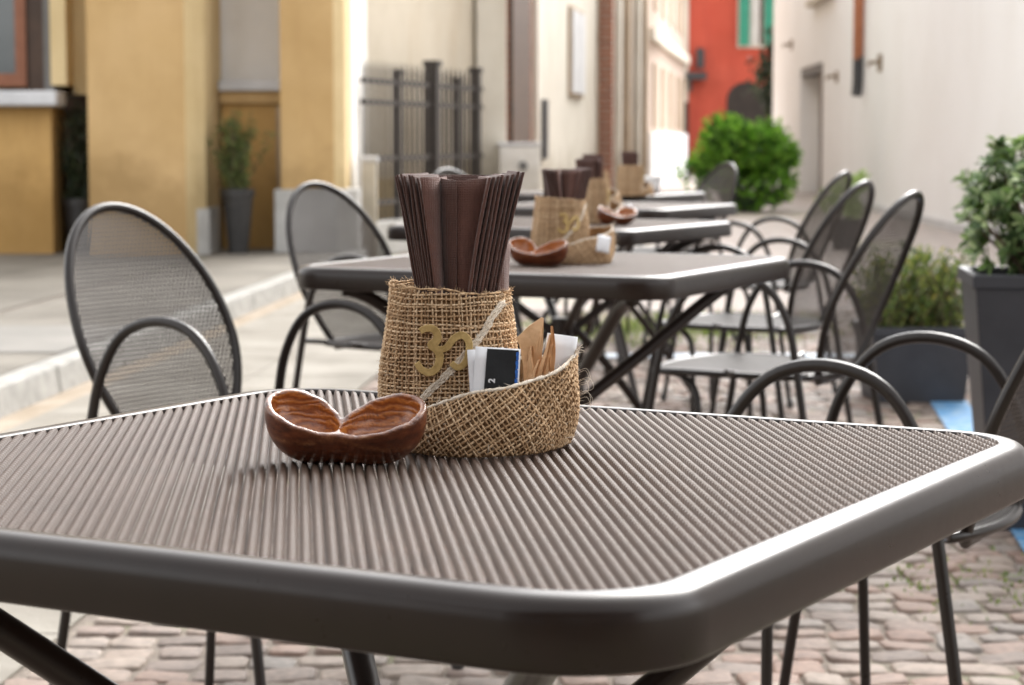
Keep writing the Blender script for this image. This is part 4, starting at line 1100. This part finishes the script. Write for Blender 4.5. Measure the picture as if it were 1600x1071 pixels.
# red house closing the street
rh = thing('red_house', 'coral red house with green shutters and a dark archway closing the street', 'building')
m_ = MB(); m_.box(4.75,9.5,62,70,0,7); m_.build('wall', M['red_wall'], rh)
m_ = MB(); m_.box(4.68,4.98,61.9,70.1,0,7); m_.build('corner_strip', M['cream_pale'], rh)
ar = MB(); ap = [(6.08,0),(7.22,0),(7.22,2.05)] + [(6.65+.57*math.cos(a), 2.05+.52*math.sin(a)) for a in np.linspace(0.02,PI-.02,12)] + [(6.08,2.05)]
v = [(x,61.96,z) for x,z in ap]+[(x,62.3,z) for x,z in ap]; n = len(ap)
ar.add(v, [tuple(range(n))]+[(i,n+i,n+(i+1)%n,(i+1)%n) for i in range(n)]); ar.build('archway', M['dark_opening'], rh)
wn = MB(); wn.box(6.36,7.55,61.93,62.1,3.52,5.6).build('window', M['cream_pale'], rh)
MB().box(6.86,7.14,61.90,61.929,3.60,5.5).build('pane', M['dark_wood'], wn) if False else None
f_ = MB(); f_.box(6.75,7.06,61.88,61.928,3.62,5.5); f_.build('pane', M['curtain'], rh.children[-1])
f_ = MB(); f_.box(6.97,7.05,61.86,61.879,3.62,5.5); f_.build('dark_gap', M['dark_wood'], rh.children[-1])
for x0, x1 in ((6.40,6.68),(7.10,7.44)):
    f_ = MB(); f_.box(x0,x1,61.80,61.87,3.58,5.6); f_.build('shutter', M['green_paint'], rh.children[-1])
m_ = MB(); m_.box(7.45,7.7,61.7,61.92,2.2,7); m_.build('downpipe', M['yellow'], rh)
m_ = MB(); m_.box(4.90,5.45,61.3,61.97,2.62,2.82); m_.box(5.0,5.06,61.6,61.97,2.3,2.62); m_.build('canopy', M['dark_iron'], rh)
m_ = MB(); m_.box(5.2,5.42,61.8,61.95,2.95,3.5); m_.build('wall_lamp', M['dark_iron'], rh)
m_ = MB(); m_.box(4.62,4.98,61.7,61.89,0,2.0); m_.build('door', M['dark_opening'], rh)
# white house along the right side
W0 = np.array([4.20,5.0]); W1 = np.array([5.42,45.5])
wh = thing('white_building', 'long white plastered building along the right side of the street', 'building')
Lw = np.linalg.norm(W1-W0); wu = (W1-W0)/Lw; wn_ = np.array([-wu[1], wu[0]])
def onw(s, out): return tuple(W0+wu*s+wn_*out)
def wbox(s0, s1, o0, o1, z0, z1, m, name, parent, bevel=0):
    mb = MB(); mb.prism([onw(s0,o0), onw(s1,o0), onw(s1,o1), onw(s0,o1)][::-1], z0, z1); return mb.build(name, m, parent, bevel=bevel)
sd = lambda d: (d-5.0)/wu[1]
# wall in pieces that leave the door recess open
wbox(0, sd(36.2), -5, 0, 0, 4.8, M['white_wall'], 'wall', wh); wbox(sd(39.9), Lw, -5, 0, 0, 4.8, M['white_wall'], 'wall', wh)
wbox(sd(36.2), sd(39.9), -5, 0, 2.25, 6.5, M['white_wall'], 'wall', wh); wbox(sd(36.2), sd(39.9), -5, -.45, 0, 2.249, M['offwhite'], 'recess', wh)
wbox(sd(36.21), sd(39.89), -.44, -.01, 2.1, 2.24, M['dark_iron'], 'lintel', wh)
wbox(sd(36.21), sd(36.9), -.44, -.02, .0, 2.09, M['dark_wood'], 'door', wh)
wbox(sd(14), sd(23.2), 0, .012, 0, 4.8, M['white_wall'], 'render_panel', wh)
wbox(0, sd(36.1), 0.001, .02, 0, .09, M['lightgrey'], 'plinth', wh)
dp = thing('downpipe', 'orange-red downpipe with a dark cast foot on the white building', 'pipe')
p = onw(sd(31), .09)
MB().tube([(p[0],p[1],2.1),(p[0],p[1],4.8)], .075, 12).build('pipe', M['terracotta_pipe'], dp, smooth=True)
MB().tube(cr([(p[0],p[1],2.14),(p[0],p[1],1.9),(p[0]-.005,p[1],1.72),(p[0]-.02,p[1]-.03,1.60)], 5), .075, 12).build('cast_foot', M['dark_iron'], dp, smooth=True)
for k, (d, z, s) in enumerate(((29.3,2.0,.12),(34.2,1.95,.09),(41.5,2.75,.10))):
    p = onw(sd(d), .0)
    o = thing('wall_bracket', ['larger rusty iron bracket on the white wall near the downpipe','smaller rusty iron bracket on the white wall between downpipe and doorway','rusty bracket high on the white wall beyond the doorway'][k], 'bracket', (p[0], p[1], z))
    MB().box(-.03,.0,-s,s,-s,s*.9).build('plate', M['rust'], o); MB().tube(cr([(-.03,0,.0),(-.14,0,.0),(-.17,0,-.05)], 4), .025, 8).build('hook', M['rust'], o)
wbox(sd(34.6), sd(37.8), .0, .14, 3.22, 3.32, M['cream_pale'], 'ledge', wh)

# unseen dark front, added behind the camera for the metal to reflect
cf = thing('added_dark_front', 'added dark wooden front behind the camera, unseen, for the metal to reflect', 'building', (0,-2.3,0))
MB().box(-5.5,4.2,-.6,-.02,.0,3.9).build('wall', M['dark_wood'], cf)
for x in (-4.2,-2.2,-.2,1.8):
    f_ = MB().box(x-.75,x+.75,-.018,.03,.25,2.6).build('window', M['dark_wood'], cf, bevel=.005); MB().box(x-.65,x+.65,.031,.036,.35,2.5).build('pane', M['glass'], f_)
MB().prism([(-5.2,.0),(3.9,.0),(3.9,1.25),(-5.2,1.25)], 2.85, 2.93).build('added_awning', M['dark_wood'], cf)
# ------------------------------------------------------------------ light, sky, camera
AZ, EL = R(27), R(38)     # sun: to the right of the view axis, high
to_sun = Vector((math.sin(AZ)*math.cos(EL), math.cos(AZ)*math.cos(EL), math.sin(EL)))
sun = bpy.data.lights.new('Sun', 'SUN'); sun.energy = 2.7; sun.angle = R(34); sun.color = (1,.935,.85)
so = bpy.data.objects.new('Sun', sun); COL.objects.link(so); so.rotation_euler = (-to_sun).to_track_quat('-Z','Y').to_euler(); so.location = (6,4,12)
w = bpy.data.worlds.new('World'); S.world = w; w.use_nodes = True; nt = w.node_tree
sky = nt.nodes.new('ShaderNodeTexSky'); sky.sky_type = 'NISHITA'; sky.sun_disc = False; sky.sun_elevation = EL; sky.sun_rotation = AZ; sky.air_density = 1.0; sky.dust_density = 3.0; sky.ozone_density = 1.0
hs = nt.nodes.new('ShaderNodeHueSaturation'); hs.inputs['Saturation'].default_value = .05; hs.inputs['Value'].default_value = 3.9
nt.links.new(sky.outputs[0], hs.inputs['Color']); bg = nt.nodes['Background']; nt.links.new(hs.outputs[0], bg.inputs['Color']); bg.inputs['Strength'].default_value = .15
cam = bpy.data.cameras.new('Camera'); co = bpy.data.objects.new('Camera', cam); COL.objects.link(co); S.camera = co
cam.sensor_width = 23.6; cam.lens = 3400/1600*23.6; cam.clip_start = .05; cam.clip_end = 500
co.location = (0, 0, 1.003); co.rotation_euler = (R(90)-math.atan((535.5-215)/3400), 0, 0)
cam.dof.use_dof = True; cam.dof.focus_distance = 1.92; cam.dof.aperture_fstop = 7.3; cam.dof.aperture_blades = 0
S.view_settings.view_transform = 'Standard'; S.view_settings.look = 'None'; S.view_settings.exposure = 0; S.view_settings.gamma = 1
S.cycles.use_denoising = True; S.cycles.max_bounces = 8
